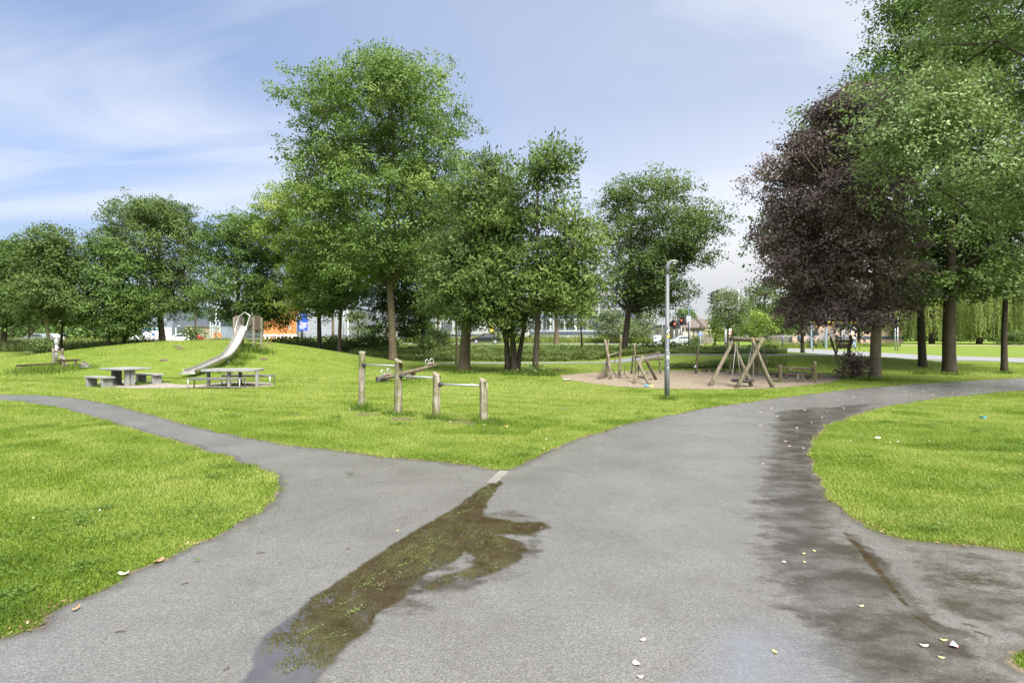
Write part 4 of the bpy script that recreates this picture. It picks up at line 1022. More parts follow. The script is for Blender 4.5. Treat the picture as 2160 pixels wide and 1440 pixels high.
# ---- slide on the mound
t = thing('slide', 'stainless steel slide running down the mound from a wooden tower', 'slide', (-14.2, 30.6, 1.1))
prof = [(30.55, 2.28), (30.2, 2.25), (29.85, 2.05), (29.3, 1.66), (28.7, 1.26), (28.0, 0.92), (27.2, 0.66), (26.4, 0.52), (25.6, 0.365), (24.9, 0.235), (24.4, 0.175), (24.15, 0.165)]
yy = np.array([p[0] for p in prof]); zz = np.array([p[1] for p in prof])
ti = np.linspace(0, 1, len(prof)); tf = np.linspace(0, 1, 45)
def sm(a): 
    p = smooth_poly(np.stack([ti, a], -1), 4, closed=False); return p[:, 1]
yf, zf = sm(yy), sm(zz); N = len(yf)
xf = np.interp(yf, [24.1, 25.5, 27.3, 30.6], [-13.72, -13.72, -13.74, -14.22])
cl = [Vector((xf[i], yf[i], zf[i])) for i in range(N)]
HWd = 0.235
def swept(section, width_fn=lambda i: 1.0):
    vs = []
    for i in range(N):
        a = (cl[min(i + 1, N - 1)] - cl[max(i - 1, 0)]).normalized(); s_ = a.cross(Vector((0, 0, 1))).normalized(); n_ = s_.cross(a)
        for (uu, vv) in section: vs.append(cl[i] + s_ * uu * width_fn(i) + n_ * vv)
    k = len(section)
    return vs, [(i * k + j, i * k + j + 1, (i + 1) * k + j + 1, (i + 1) * k + j) for i in range(N - 1) for j in range(k - 1)]
sec = [(-HWd - 0.0, 0.155), (-HWd + 0.005, 0.10), (-HWd + 0.035, 0.03), (-HWd + 0.09, 0.0), (0, -0.012), (HWd - 0.09, 0.0), (HWd - 0.035, 0.03), (HWd - 0.005, 0.10), (HWd, 0.155)]
M_CHUTE = simple('worn_chute_steel', (0.44, 0.42, 0.40), 0.40, 0.6, 0.14, 3, 0.0, (6, 1, 1))
mb = MB(); v_, f_ = swept(sec); mb.add(v_, f_, True)
so = obj('trough', mb, M_CHUTE, t); so.modifiers.new('thick', 'SOLIDIFY').thickness = 0.012
mb = MB()
for s_ in (-1, 1):
    v_, _ = swept([(s_ * HWd, 0.155)]); mb.tube(v_, 0.02, 8)
lip = [cl[-1] + Vector((x_, -0.10 - 0.03 * (1 - abs(x_) / 0.3), 0.01)) for x_ in np.linspace(-0.33, 0.33, 7)]
obj('rim', mb, M_STEEL, t)
mb = MB(); mb.box(cl[-1] + Vector((0, -0.09, -0.01)), (0.62, 0.24, 0.02)); mb.tube(lip, 0.022, 8); obj('lip', mb, M_STEEL, t)
for s_ in (-1, 1):                                           # flared cheeks at the entry
    mb = MB(); pr = []
    for k in range(11):
        f = k / 10; pr.append((29.35 + 1.15 * f, 0.17 + 0.28 * math.sin(min(1, f * 1.5) * math.pi / 2)))
    lower = [Vector((float(np.interp(y_, yf[::-1], xf[::-1])) + s_ * (HWd), y_, float(np.interp(y_, yf[::-1], zf[::-1])) + 0.12)) for y_, _ in pr]
    upper = [p + Vector((s_ * 0.05, 0, h_)) for p, (_, h_) in zip(lower, pr)]
    mb.add(lower + upper, [(k, k + 1, 11 + k + 1, 11 + k) for k in range(10)], True)
    c_ = obj('side_cheek', mb, M_STEEL, t); c_.modifiers.new('thick', 'SOLIDIFY').thickness = 0.02
    if s_ < 0: ul = upper
    else: ur = upper
    mb = MB(); mb.tube(upper, 0.026, 8); obj('cheek_rim', mb, M_STEEL, c_)
mb = MB(); a, b = ul[7], ur[7]
mb.tube([a, a + Vector((0.08, 0, 0.05)), (a + b) / 2 + Vector((0, 0, 0.2)), b + Vector((-0.08, 0, 0.05)), b], 0.024, 10); obj('grab_bar', mb, M_STEEL, t)
TX, TY = -14.42, 31.05
tw = [(-0.52, -0.45), (0.52, -0.45), (-0.52, 0.5), (0.52, 0.5)]
for dx, dy in tw:
    mb = MB(); mb.box((TX + dx, TY + dy, 1.73), (0.10, 0.10, 2.05)); obj('tower_post', mb, W_GREY, t, 0.012)
mb = MB(); mb.box((TX, TY + 0.02, 2.09), (1.1, 1.05, 0.06)); obj('platform', mb, W_BRN, t, 0.006)
for sx in (-0.49, 0.49):
    mb = MB(); mb.box((TX + sx, TY + 0.02, 2.49), (0.03, 0.84, 0.72)); obj('side_panel', mb, W_BRN, t, 0.004)
for sx in (-0.36, 0.36):
    mb = MB(); mb.box((TX + sx, TY - 0.455, 2.45), (0.19, 0.03, 0.78)); obj('front_panel', mb, W_BRN, t, 0.004)
mb = MB()
for k in range(4): mb.box((TX - 0.05, TY + 0.75 + 0.12 * k, 1.95 - 0.25 * k), (0.8, 0.14, 0.05))
obj('step', mb, W_BRN, t, 0.004)
for y_ in (27.4, 25.4):
    x_ = float(np.interp(y_, yf[::-1], xf[::-1])); z_ = float(np.interp(y_, yf[::-1], zf[::-1]))
    mb = MB(); mb.tube([(x_ + 0.1, y_, g1(x_, y_) - 0.2), (x_ + 0.08, y_, z_ - 0.02)], 0.04, 10); obj('support', mb, M_GALV, t)

# ---- lawn lamp
d = 2160 / (838 - HY); x = wx(1407, d); ht = wz(562, d)
t = thing('street_lamp', 'grey park lamp post with stickers and a small curved lantern head', 'lamp post', (x, d, 0))
mb = MB(); mb.tube([(x, d, -0.2), (x, d, 0.9), (x, d, 0.93), (x + 0.015, d, ht)], [0.074, 0.072, 0.066, 0.046], 20); obj('pole', mb, M_LAMP, t)
mb = MB(); mb.tube([(x + 0.015, d, ht - 0.22), (x + 0.015, d, ht + 0.02), (x + 0.05, d, ht + 0.10), (x + 0.12, d, ht + 0.13)], [0.056, 0.056, 0.05, 0.045], 14); obj('bracket', mb, M_LAMP, t)
mb = MB(); secs = [(0.07, 0.042, 0.03), (0.12, 0.06, 0.042), (0.19, 0.072, 0.05), (0.26, 0.068, 0.045), (0.31, 0.048, 0.03), (0.33, 0.024, 0.012)]
vs = []
for (dx, wy, hz_) in secs:
    for k in range(14):
        a = 2 * math.pi * k / 14; vs.append((x + dx, d + wy * math.cos(a), ht + 0.125 + 0.02 * (dx > 0.1) + hz_ * math.sin(a) * (0.5 if math.sin(a) < 0 else 1) - 0.25 * max(0, dx - 0.24) ** 1.0))
mb.add(vs, [(i * 14 + k, i * 14 + (k + 1) % 14, (i + 1) * 14 + (k + 1) % 14, (i + 1) * 14 + k) for i in range(5) for k in range(14)] + [tuple(range(13, -1, -1)), tuple(70 + k for k in range(14))], True)
ln = obj('lantern', mb, simple('lantern_grey', (0.2, 0.205, 0.2), 0.5, 0.2), t)
mb = MB(); mb.lathe([(0.02, -0.045), (0.045, -0.038), (0.058, -0.01), (0.058, 0.0)], (x + 0.21, d, ht + 0.105), 16); obj('lamp_glass', mb, simple('opal_glass', (0.55, 0.55, 0.52), 0.2), ln)
def sticker(z, h, ang, wd, m, lab=None, rr=0.062):
    mb = MB(); n_ = 8; vs = []
    for k in range(n_ + 1):
        a = ang + (k / n_ - 0.5) * wd / rr
        for zz_ in (z - h / 2, z + h / 2): vs.append((x + 0.004 + (rr + 0.004) * math.sin(a), d - (rr + 0.004) * math.cos(a), zz_))
    mb.add(vs, [(2 * k, 2 * k + 2, 2 * k + 3, 2 * k + 1) for k in range(n_)], True)
    o = obj('sticker', mb, m, t)
    if lab: o['label'] = lab
    return o
ns = NT('scrawled_sticker'); vv = ns.coord((1, 1, 1)); ff = ns.noise(vv, 26, 2, 0.5)
M_STK = ns.done(ns.bsdf(ns.ramp(ff, [(0.50, (0.02, 0.02, 0.03)), (0.56, (0.8, 0.8, 0.8))]), 0.4))
sticker(wz(698, d), 0.24, 0.35, 0.075, M_STK, 'black sticker with white scrawl', 0.060)
sticker(wz(709, d), 0.06, 0.35, 0.09, simple('yellow_sticker', (0.75, 0.45, 0.03), 0.5), 'yellow sticker', 0.061)
sticker(wz(753, d), 0.10, 0.1, 0.075, simple('pale_sticker', (0.6, 0.6, 0.58), 0.5), 'round white sticker', 0.066)
for py, a in ((738, -0.2), (775, 0.1), (744, 0.9)): sticker(wz(py, d), 0.03, a, 0.035, M_WHITE, None, 0.067)

# ---- picnic sets
def picnic_left():
    cx, cy = wx(264, 20.3), 20.3; rz = R(-25); t = thing('picnic_table', 'square grey picnic table on slab legs, nearer the water pump', 'picnic table', (cx, cy, 0))
    M = Matrix.Rotation(rz, 3, 'Z')
    def W(p): q = M @ Vector(p); return (q.x + cx, q.y + cy, q.z)
    def bx(mb, c, s): mb.box(W(c), s, rz); return mb
    mb = MB()
    for k in range(5): bx(mb, (0, -0.42 + 0.21 * k, 0.60), (1.28, 0.205, 0.05))
    bx(mb, (0, 0, 0.565), (0.95, 0.8, 0.03)); obj('tabletop', mb, M_TAB, t, 0.008)
    for sx in (-0.33, 0.42):
        for sy in (-0.09, 0.09):
            mb = MB(); bx(mb, (sx, sy - 0.1, 0.26), (0.10, 0.14, 0.60)); obj('leg', mb, M_TAB if sx > 0 else M_TABD, t, 0.006)
    for k, s in enumerate((-1, 1)):
        b = thing('bench', ('grey slab bench before' if s < 0 else 'grey slab bench behind') + ' the square picnic table', 'bench', W((0, s * 0.82, 0)), 'benches of the square picnic table')
        mb = MB()
        for j in range(2): bx(mb, (0.06 * s, s * 0.82 + (j - 0.5) * 0.19, 0.345), (1.16, 0.18, 0.055))
        obj('seat', mb, M_TAB, b, 0.006)
        for sx in (-0.46, 0.42):
            mb = MB(); bx(mb, (sx + 0.06 * s, s * 0.82, 0.15), (0.09, 0.33, 0.36)); obj('leg', mb, M_TAB, b, 0.006)
picnic_left()
def picnic_right():
    cx, cy = wx(492, 19.7), 19.7; rz = R(-3); t = thing('picnic_table', 'long grey picnic table in front of the slide', 'picnic table', (cx, cy, 0))
    M = Matrix.Rotation(rz, 3, 'Z')
    def W(p): q = M @ Vector(p); return (q.x + cx, q.y + cy, q.z)
    def bx(mb, c, s): mb.box(W(c), s, rz); return mb
    mb = MB()
    for k in range(4): bx(mb, (0, -0.27 + 0.18 * k, 0.60), (1.84, 0.172, 0.04))
    bx(mb, (0, -0.37, 0.585), (1.84, 0.03, 0.08)); bx(mb, (0, 0.37, 0.585), (1.84, 0.03, 0.08)); obj('tabletop', mb, M_TAB, t, 0.006)
    for sx, sy, m in ((-0.82, -0.1, M_TABD), (-0.06, -0.15, M_TAB), (0.14, 0.2, M_TABD), (0.90, -0.1, M_TAB)):
        mb = MB(); bx(mb, (sx, sy, 0.26), (0.085, 0.1, 0.60)); obj('leg', mb, m, t, 0.006)
    for s in (-1, 1):
        b = thing('bench', ('dark-seated bench before' if s < 0 else 'bench with thin steel legs behind') + ' the long picnic table', 'bench', W((0, s * 0.72, 0)), 'benches of the long picnic table')
        ox = -0.17 if s < 0 else 0.15
        mb = MB()
        for j in range(3): bx(mb, (ox, s * 0.72 + (j - 1) * 0.125, 0.335 + 0.0 * s), (1.80, 0.115, 0.06))
        obj('seat', mb, M_TABD, b, 0.006)
        for sx in (-0.88, 0.88):
            mb = MB()
            mb.tube([W((sx + ox, s * 0.72 - 0.17, -0.05)), W((sx + ox, s * 0.72 - 0.17, 0.32)), W((sx + ox, s * 0.72 + 0.17, 0.32)), W((sx + ox, s * 0.72 + 0.17, -0.05))], 0.022, 8)
            obj('leg', mb, M_GALV, b)
picnic_right()

# ---- water play: pump, frame and hollow-log gutters
def at(px, py, d): return Vector(P(px, py, d))
def gutter(mb, p, q, r, n=10, th=0.025, roll=0.0):
    """half-round channel open upwards"""
    p, q = Vector(p), Vector(q); a = (q - p).normalized(); s_ = a.cross(Vector((0, 0, 1))).normalized(); u_ = s_.cross(a)
    s_, u_ = s_ * math.cos(roll) + u_ * math.sin(roll), u_ * math.cos(roll) - s_ * math.sin(roll)
    vs = []
    for e in (p, q):
        for rr_, rng in ((r, range(n + 1)), (r - th, range(n, -1, -1))):
            for k in rng:
                an = math.pi + math.pi * k / n; vs.append(e + s_ * rr_ * math.cos(an) + u_ * rr_ * math.sin(an))
    k = 2 * (n + 1)
    fs = [(i, (i + 1) % k, k + (i + 1) % k, k + i) for i in range(k)] + [tuple(reversed(range(k))), tuple(range(k, 2 * k))]
    return mb.add(vs, fs)
dW = 26.5
t = thing('water_pump', 'galvanised hand pump behind a wooden post frame on the left lawn', 'water pump', (wx(119, 28), 28, g1(wx(119, 28), 28)))
z0 = g1(wx(119, 28), 28)
c = at(119, 740, 28)
mb = MB(); mb.tube([(c.x, 28, z0 - 0.1), (c.x, 28, wz(726, 28))], 0.065, 12); pb = obj('pump_body', mb, M_GALV, t)
mb = MB(); mb.lathe([(0.085, 0), (0.095, 0.03), (0.095, 0.22), (0.08, 0.25)], (c.x, 28, wz(726, 28)), 14); obj('pump_head', mb, M_GALV, pb)
mb = MB(); mb.tube([at(117, 724, 28), at(113.5, 728, 27.9), at(112, 734, 27.8)], 0.018, 8); obj('handle', mb, M_BLACK, pb)
mb = MB(); mb.tube([at(120, 732, 28), at(124, 734, 27.85)], 0.03, 8); obj('spout', mb, M_GALV, pb)
for px, ty in ((112, 734.5), (132, 734.5)):
    mb = MB(); b = at(px, 760, 27.6); log(mb, (b.x, 27.6, g1(b.x, 27.6) - 0.2), (b.x, 27.6, wz(ty, 27.6)), 0.052, 0.048, 12, 0.03, 0.0); obj('frame_post', mb, W_BRN if px > 120 else W_GREY, t)
mb = MB(); mb.beam(at(113, 741, 27.6), at(131.5, 741, 27.6), 0.05, 0.13); obj('crossboard', mb, W_BRN, t, 0.01)
M_SCOOP = simple('stained_steel', (0.42, 0.36, 0.33), 0.4, 0.6, 0.25, 7)
def scoop(label, p, q, r, roll, px):
    b = Vector(p).lerp(Vector(q), 0.45); tt = thing('water_scoop', label, 'water scoop', (b.x, b.y, g1(b.x, b.y)), 'tipping scoops of the water play')
    mb = MB(); gutter(mb, p, q, r, 10, 0.012, roll); obj('bowl', mb, M_SCOOP, tt)
    mb = MB(); mb.tube([(b.x, b.y + 0.05, g1(b.x, b.y) - 0.1), (b.x, b.y + 0.02, b.z - r * 0.8)], 0.03, 8); obj('stand', mb, W_DARK, tt)
scoop('reddish steel scoop under the pump spout', at(123, 748.5, 27.6), at(134, 754, 27.0), 0.085, -0.5, 128)
scoop('steel tipping scoop at the left end of the long hollow log', at(27, 775.5, 26.6), at(39, 782, 25.9), 0.12, -0.7, 33)
scoop('steel tipping scoop right of the short hollow log', at(168, 763, 26.9), at(182, 768.5, 26.2), 0.11, -0.6, 176)
def gut_log(label, p, q, r, legs):
    b = (Vector(p) + Vector(q)) / 2; tt = thing('log_gutter', label, 'log gutter', (b.x, b.y, g1(b.x, b.y)), 'hollow log gutters of the water play')
    mb = MB(); gutter(mb, p, q, r, 12, 0.03); obj('channel', mb, W_LOGX, tt)
    for f, lr in legs:
        e = Vector(p).lerp(Vector(q), f); mb = MB(); log(mb, (e.x, e.y, g1(e.x, e.y) - 0.2), (e.x, e.y, e.z - r * 0.8), lr, lr, 10, 0.03, 0.0); obj('leg', mb, W_BRN, tt)
gut_log('long hollow log gutter on posts, sloping to the left', at(35, 769, 26.3), at(130, 763.5, 26.9), 0.10, [(0.17, 0.04), (0.82, 0.04)])
gut_log('short hollow log gutter set crosswise above the long one', at(122, 758.5, 26.7), at(168, 756.5, 26.7), 0.10, [(0.24, 0.055), (0.80, 0.05)])
c = at(182, 773, 26.3); tt = thing('water_tray', 'shallow round steel tray standing under the right scoop', 'tray', (c.x, c.y, 0))
mb = MB(); mb.lathe([(0.12, 0.15), (0.26, 0.24), (0.30, 0.30), (0.285, 0.30), (0.245, 0.255), (0.05, 0.22)], (c.x, c.y, c.z - 0.28), 20); obj('bowl', mb, simple('dull_steel', (0.25, 0.25, 0.25), 0.5, 0.6), tt)
mb = MB(); mb.tube([(c.x, c.y, g1(c.x, c.y) - 0.1), (c.x, c.y, c.z - 0.12)], 0.08, 10); obj('foot', mb, W_DARK, tt)
c = at(140, 768, 26.4); tt = thing('tree_stump', 'short cut log standing beside the log gutters', 'stump', (c.x, c.y, g1(c.x, c.y)))
mb = MB(); log(mb, (c.x, c.y, g1(c.x, c.y) - 0.1), (c.x, c.y, wz(765, 26.4)), 0.075, 0.07, 12, 0.04, 0.0, 4); obj('log', mb, W_DARK, tt)

# ---- climbing course in the sandpit
t = thing('climbing_frame', 'rope and log climbing course of leaning poles in the sandpit', 'climbing frame', (wx(1325, 23.5), 23.5, 0))
def pole(a, b, da, db, r, m=W_LOG, nm='pole', r1=None):
    p, q = at(*a, da), at(*b, db); mb = MB(); log(mb, p, q, r, r1 or r * 0.9, 10, 0.05, 0.02); return obj(nm, mb, m, t)
pole((1288, 801), (1276, 716), 22.9, 23.5, 0.062); pole((1280, 797), (1283.5, 716), 24.0, 23.9, 0.04)
pole((1266, 801), (1280, 767), 22.9, 23.3, 0.05, W_DARK); pole((1274, 798), (1283, 766), 23.6, 23.5, 0.035, W_LOG)
pole((1307, 793), (1310, 706), 24.9, 24.9, 0.058); pole((1283, 750), (1304, 743), 23.6, 24.7, 0.035, W_LOG, 'rail'); pole((1296, 764), (1301, 747), 24.6, 24.7, 0.03)
pole((1317, 791), (1317, 770), 25.4, 25.4, 0.022, W_DARK)
pole((1342, 789), (1338, 725), 26.0, 26.0, 0.04); pole((1331.5, 788), (1335.5, 749), 26.3, 26.1, 0.045, W_LOG)
pole((1338, 809), (1356, 751), 21.0, 21.9, 0.062); pole((1370, 812), (1346, 762), 20.4, 21.6, 0.062); pole((1357, 789), (1347, 764), 22.5, 21.8, 0.03)
pole((1384, 801), (1361, 757), 22.7, 22.2, 0.062, W_DARK)
pole((1342, 752.5), (1395, 743.5), 25.9, 26.9, 0.05, W_DARK, 'rail'); pole((1352, 764), (1398, 757), 22.3, 26.6, 0.045, W_DARK, 'rail')
pole((1393, 787), (1387, 741), 26.7, 26.8, 0.045, W_LOG)
pole((1308, 797.5), (1329, 797.3), 23.4, 23.4, 0.045, W_DARK, 'step_log'); pole((1347, 795), (1366, 793.5), 23.8, 23.6, 0.04, W_DARK, 'step_log')
def rope(a, b, sag, da, db, r=0.014, m=M_ROPE, par=None, nm='rope'):
    p, q = at(*a, da), at(*b, db); mb = MB()
    mb.tube([p.lerp(q, k / 8) + Vector((0, 0, -sag * 4 * (k / 8) * (1 - k / 8))) for k in range(9)], r, 6); return obj(nm, mb, m, par or t)
for a, b, s_, da, db in [((1279, 760), (1259, 800), 0, 23.2, 22.9), ((1280, 768), (1262, 800), 0, 23.2, 22.9), ((1286, 770), (1306, 793), 0.08, 23.2, 24.8), ((1290, 784), (1317, 790), 0.1, 23.0, 25.3), ((1302, 785), (1310, 798), 0, 24.8, 23.4),
                         ((1320, 790), (1325, 797), 0, 25.3, 23.4), ((1317, 791), (1340, 784), 0.15, 25.3, 25.9), ((1296, 794), (1310, 796), 0.02, 23.0, 23.4), ((1326, 797), (1350, 796), 0.03, 23.4, 23.6), ((1350, 796), (1376, 798), 0.03, 23.4, 22.6),
                         ((1360, 790), (1367, 784), 0.0, 23.0, 22.5), ((1283, 752), (1289, 756), 0, 23.4, 23.2), ((1330, 778), (1340, 785), 0.05, 26.2, 25.9), ((1340, 789), (1352, 795), 0.0, 25.5, 23.6)]:
    rope(a, b, s_, da, db)
# lone posts with footholds
def sand_post(label, px, by, ty, r, lean=0, m=W_LOG, nub=False, name='wooden_post', cat='post', group='upright logs in the sandpit'):
    d = 2160 / (by - HY); x = wx(px, d); tt = thing(name, label, cat, (x, d, 0), group)
    mb = MB(); log(mb, (x, d, -0.1), (wx(px + lean, d), d, wz(ty, d)), r, r * 0.88, 12, 0.06, 0.015); obj('log', mb, m, tt)
    if nub:
        mb = MB(); q = Vector((wx(px - 5, d), d - 0.1, wz(775, d))); mb.tube([q, (wx(px, d), d, wz(771, d))], [0.03, 0.05], 8); obj('foothold', mb, M_GALV, tt)
sand_post('lone upright log with a foothold right of the street lamp', 1468, 788, 735, 0.055, 5, W_DARK, True)
for k, (px, by, ty, ln, w) in enumerate([(1539, 789, 746, 1, 0.045), (1551, 786, 752, -1, 0.04), (1584, 790, 752, -1, 0.04), (1593, 791, 750, -3, 0.05), (1598, 791, 754, 4, 0.045)]):
    sand_post(['first thin upright log behind the swing counting from the left', 'second thin upright log behind the swing, short and dark', 'third thin upright log behind the swing counting from the left', 'thickest of the upright logs behind the swing, leaning left', 'upright log leaning right beside the thickest one behind the swing'][k], px, by, ty, w, ln, W_LOG if k != 1 else W_DARK)
sand_post('tall leaning log between the swing and the rope balance rail', 1618, 792, 734, 0.055, -5, W_LOG)
for k, px in enumerate((1483, 1490, 1503, 1519, 1527)):
    d = 27.6; x = wx(px, d); tt = thing('stepping_stump', 'low stepping stump in the row behind the sandpit swing', 'stump', (x, d, 0), 'row of stepping stumps')
    mb = MB(); log(mb, (x, d, -0.05), (x, d, 0.13 + 0.03 * (k % 2)), 0.065, 0.062, 12, 0.04, 0, 4); obj('log', mb, W_DARK, tt)

# ---- basket swing
t = thing('basket_swing', 'basket swing hanging from a crossed log frame in the sandpit', 'swing', (wx(1563, 19.6), 19.6, 0))
LA, RA = at(1545, 714, 20.4), at(1600, 717.5, 19.2)
def leg(px, by, dd, q, r=0.062):
    b = Vector((wx(px, dd), dd, -0.05)); q = Vector(q); e = q + (q - b).normalized() * 0.12; mb = MB(); log(mb, b, e, r * 1.1, r * 0.95, 12, 0.05, 0.012); obj('leg', mb, W_LOG, t)
leg(1496, 815, 19.9, LA + Vector((0.02, -0.07, -0.05))); leg(1587, 815, 19.8, LA + Vector((-0.03, 0.06, -0.06)))
leg(1552, 818, 19.2, RA + Vector((0.07, -0.07, -0.02)), 0.066); leg(1632, 817, 19.3, RA + Vector((-0.16, 0.06, -0.02)), 0.066)
mb = MB(); bm = (RA - LA).normalized(); log(mb, LA - bm * 0.05, RA + bm * 0.1, 0.085, 0.075, 12, 0.06, 0.02); obj('crossbeam', mb, W_LOG, t)
sc = at(1566, 802, 19.7)
mb = MB(); mb.tube([sc + Vector((0.36 * math.cos(a), 0.36 * math.sin(a), 0)) for a in np.linspace(0, 2 * math.pi, 28, endpoint=False)], 0.032, 8, closed=True); seat = obj('seat_ring', mb, M_BLACK, t)
mb = MB()
for k in range(-5, 6):
    o_ = k * 0.06; h_ = math.sqrt(max(0.0, 0.35 ** 2 - o_ ** 2))
    mb.tube([sc + Vector((o_, -h_, 0)), sc + Vector((o_, 0, -0.06)), sc + Vector((o_, h_, 0))], 0.007, 5); mb.tube([sc + Vector((-h_, o_, 0)), sc + Vector((0, o_, -0.06)), sc + Vector((h_, o_, 0))], 0.007, 5)
obj('seat_net', mb, M_ROPE, seat)
for tp, sgn in ((LA + bm * 0.2, -1), (RA - bm * 0.25, 1)):
    for s2 in (-1, 1):
        a = math.atan2(bm.y, bm.x) + (0 if sgn > 0 else math.pi) + s2 * 0.55
        e = sc + Vector((0.36 * math.cos(a), 0.36 * math.sin(a), 0)); mb = MB(); mb.tube([tp - Vector((0, 0, 0.07)), tp.lerp(e, 0.5), e], 0.011, 6); obj('rope', mb, M_ROPEL, t)
    mb = MB(); mb.tube([tp + Vector((0, 0, 0.0)), tp - Vector((0, 0, 0.10))], 0.02, 8); obj('hanger', mb, M_GALV, t)

# ---- rope balance rail and the balance beam behind it
t = thing('balance_rail', 'low log rail with hanging foot ropes between three posts', 'rope rail', (wx(1683, 21.6), 21.6, 0))
pl, pr_ = at(1646, 770, 21.9), at(1719.5, 762, 21.5)
for (px, d_, ty, r_) in ((1646, 21.9, 770, 0.062), (1719.5, 21.4, 762, 0.05), (1714, 22.6, 770, 0.045)):
    mb = MB(); log(mb, (wx(px, d_), d_, -0.1), (wx(px, d_), d_, wz(ty, d_)), r_, r_, 12, 0.04, 0.0); obj('post', mb, W_LOG, t)
mb = MB(); log(mb, at(1646, 775.5, 21.9), at(1722, 778, 21.5), 0.042, 0.045, 10, 0.05, 0.01); obj('rail', mb, W_LOGX, t)
for a, b, s_ in [((1654, 776), (1676, 784), 0.03), ((1676, 784), (1698, 783), 0.03), ((1698, 783), (1718, 778), 0.03), ((1668, 778), (1677, 803), 0.0), ((1681, 778), (1683, 789), 0), ((1694, 779), (1690, 789), 0), ((1690, 789), (1697, 803), -0.02), ((1698, 782), (1706, 800), 0.03), ((1706, 800), (1711, 803), 0.02)]:
    rope(a, b, s_, 21.8, 21.7, 0.012, M_ROPE)
for px in (1668, 1681, 1695): rope((px, 775), (px, 781), 0, 21.8, 21.7, 0.016, M_ROPEL)
mb = MB()
for (px, w_) in ((1660, 0.12), (1688, 0.10)):
    c = at(px, 803, 21.5); mb.tube([c + Vector((w_ * math.cos(a), 0.02 * math.cos(a), 0.05 * math.sin(a))) for a in np.linspace(0, 2 * math.pi, 14, endpoint=False)], 0.012, 6, closed=True)
obj('stirrup', mb, M_ROPE, t)
for a, b in (((1684, 789), (1682, 803)), ((1690, 789), (1696, 805))):
    mb = MB(); log(mb, at(*a, 21.7), at(*b, 21.6), 0.03, 0.035, 8, 0.05, 0); obj('hanging_log', mb, W_LOG, t)
t = thing('balance_beam', 'long lying balance log on short stumps behind the rope rail', 'balance beam', (wx(1670, 23.2), 23.2, 0))
mb = MB(); log(mb, at(1619, 787.5, 24.6), at(1650, 789, 23.4), 0.06, 0.055, 10, 0.06, 0.02); log(mb, at(1650, 789.5, 23.4), at(1724, 793.5, 22.6), 0.06, 0.065, 10, 0.06, 0.01); obj('beam', mb, W_LOGX, t)
for px, d_ in ((1638, 23.8), (1659, 23.2), (1704, 22.9)):
    mb = MB(); log(mb, (wx(px, d_), d_, -0.05), (wx(px, d_), d_, 0.17), 0.06, 0.055, 10, 0.05, 0, 4); obj('stump', mb, W_DARK, t)

# ---- throne-like wooden seat on the bank
dB = 33.2; zb = g1(wx(1778, dB), dB)
t = thing('board_seat', 'rustic wooden board backrest between crooked trunks on the bank', 'wooden seat', (wx(1778, dB), dB, zb))
for pts, r_ in (([(1764, 752), (1762, 742), (1757, 730), (1753, 718), (1752, 710)], 0.055), ([(1794, 756), (1790, 744), (1791, 732), (1796, 719), (1794, 707)], 0.095)):
    mb = MB(); q = [at(a, b, dB) for a, b in pts]; q[0].z = zb - 0.15; mb.tube(q, [r_ * 1.1, r_, r_, r_ * 1.15, r_ * 0.7], 10, wob=0.05); obj('crooked_post', mb, W_DARK, t)
mb = MB(); log(mb, at(1764.5, 752, dB + 0.1), at(1764.5, 706, dB + 0.1), 0.035, 0.03); obj('post', mb, W_DARK, t)
for ya, yb in ((716.5, 723), (724.5, 735)):
    mb = MB(); c = at(1780, (ya + yb) / 2, dB); mb.box(c, (32 / FPX * dB, 0.05, (yb - ya) / FPX * dB)); obj('board', mb, wood_mat('board_wood', (0.10, 0.085, 0.05), (0.21, 0.18, 0.115), (0.29, 0.25, 0.17), axis=0), t, 0.008)
# ================================================================== ROADSIDE, BUILDINGS, VEHICLES
M_GLASS = simple('window_glass', (0.05, 0.06, 0.07), 0.08, 0, 0.3, 0.6, spec=0.8)
M_DARKB = simple('dark_blue_frame', (0.06, 0.085, 0.14), 0.45, 0.2, 0.15, 3)
M_SIGNW = M_WHITE
M_WINF = simple('window_frame_grey', (0.22, 0.23, 0.24), 0.5, 0, 0.05, 3)
def siding(name, c, pitch=0.35, axis=0, var=0.1):
    n = NT(name); v = n.coord()
    wv = n.n('ShaderNodeTexWave', wave_type='BANDS', bands_direction='XYZ'[axis]); wv.inputs['Scale'].default_value = 1.0 / pitch / 3.2
    n.l(v, wv.inputs[0]); c = np.array(c)
    col = n.ramp(n.noise(v, 0.7, 4), [(0.3, c * (1 - var)), (0.7, c * (1 + var))])
    col = n.mix(n.ramp(wv.outputs['Fac'], [(0.02, 0.45), (0.12, 0.0)]), col, c * 0.55)
    return n.done(n.bsdf(col, 0.6, 0, n.bump(wv.outputs['Fac'], 0.3, 0.03), 0.3))
def brick(name, c1, c2, mortar, s=5):
    n = NT(name); v = n.coord((1, 1, 1))
    sp = n.n('ShaderNodeSeparateXYZ'); n.l(v, sp.inputs[0]); cb = n.n('ShaderNodeCombineXYZ')
    n.l(n.math('ADD', sp.outputs[0], sp.outputs[1]), cb.inputs[0]); n.l(sp.outputs[2], cb.inputs[1])
    b = n.n('ShaderNodeTexBrick'); b.inputs['Scale'].default_value = s
    for k, cc in (('Color1', c1), ('Color2', c2), ('Mortar', mortar)): b.inputs[k].default_value = (*cc, 1)
    n.l(cb.outputs[0], b.inputs[0])
    return n.done(n.bsdf(b.outputs[0], 0.85, 0, None, 0.2))
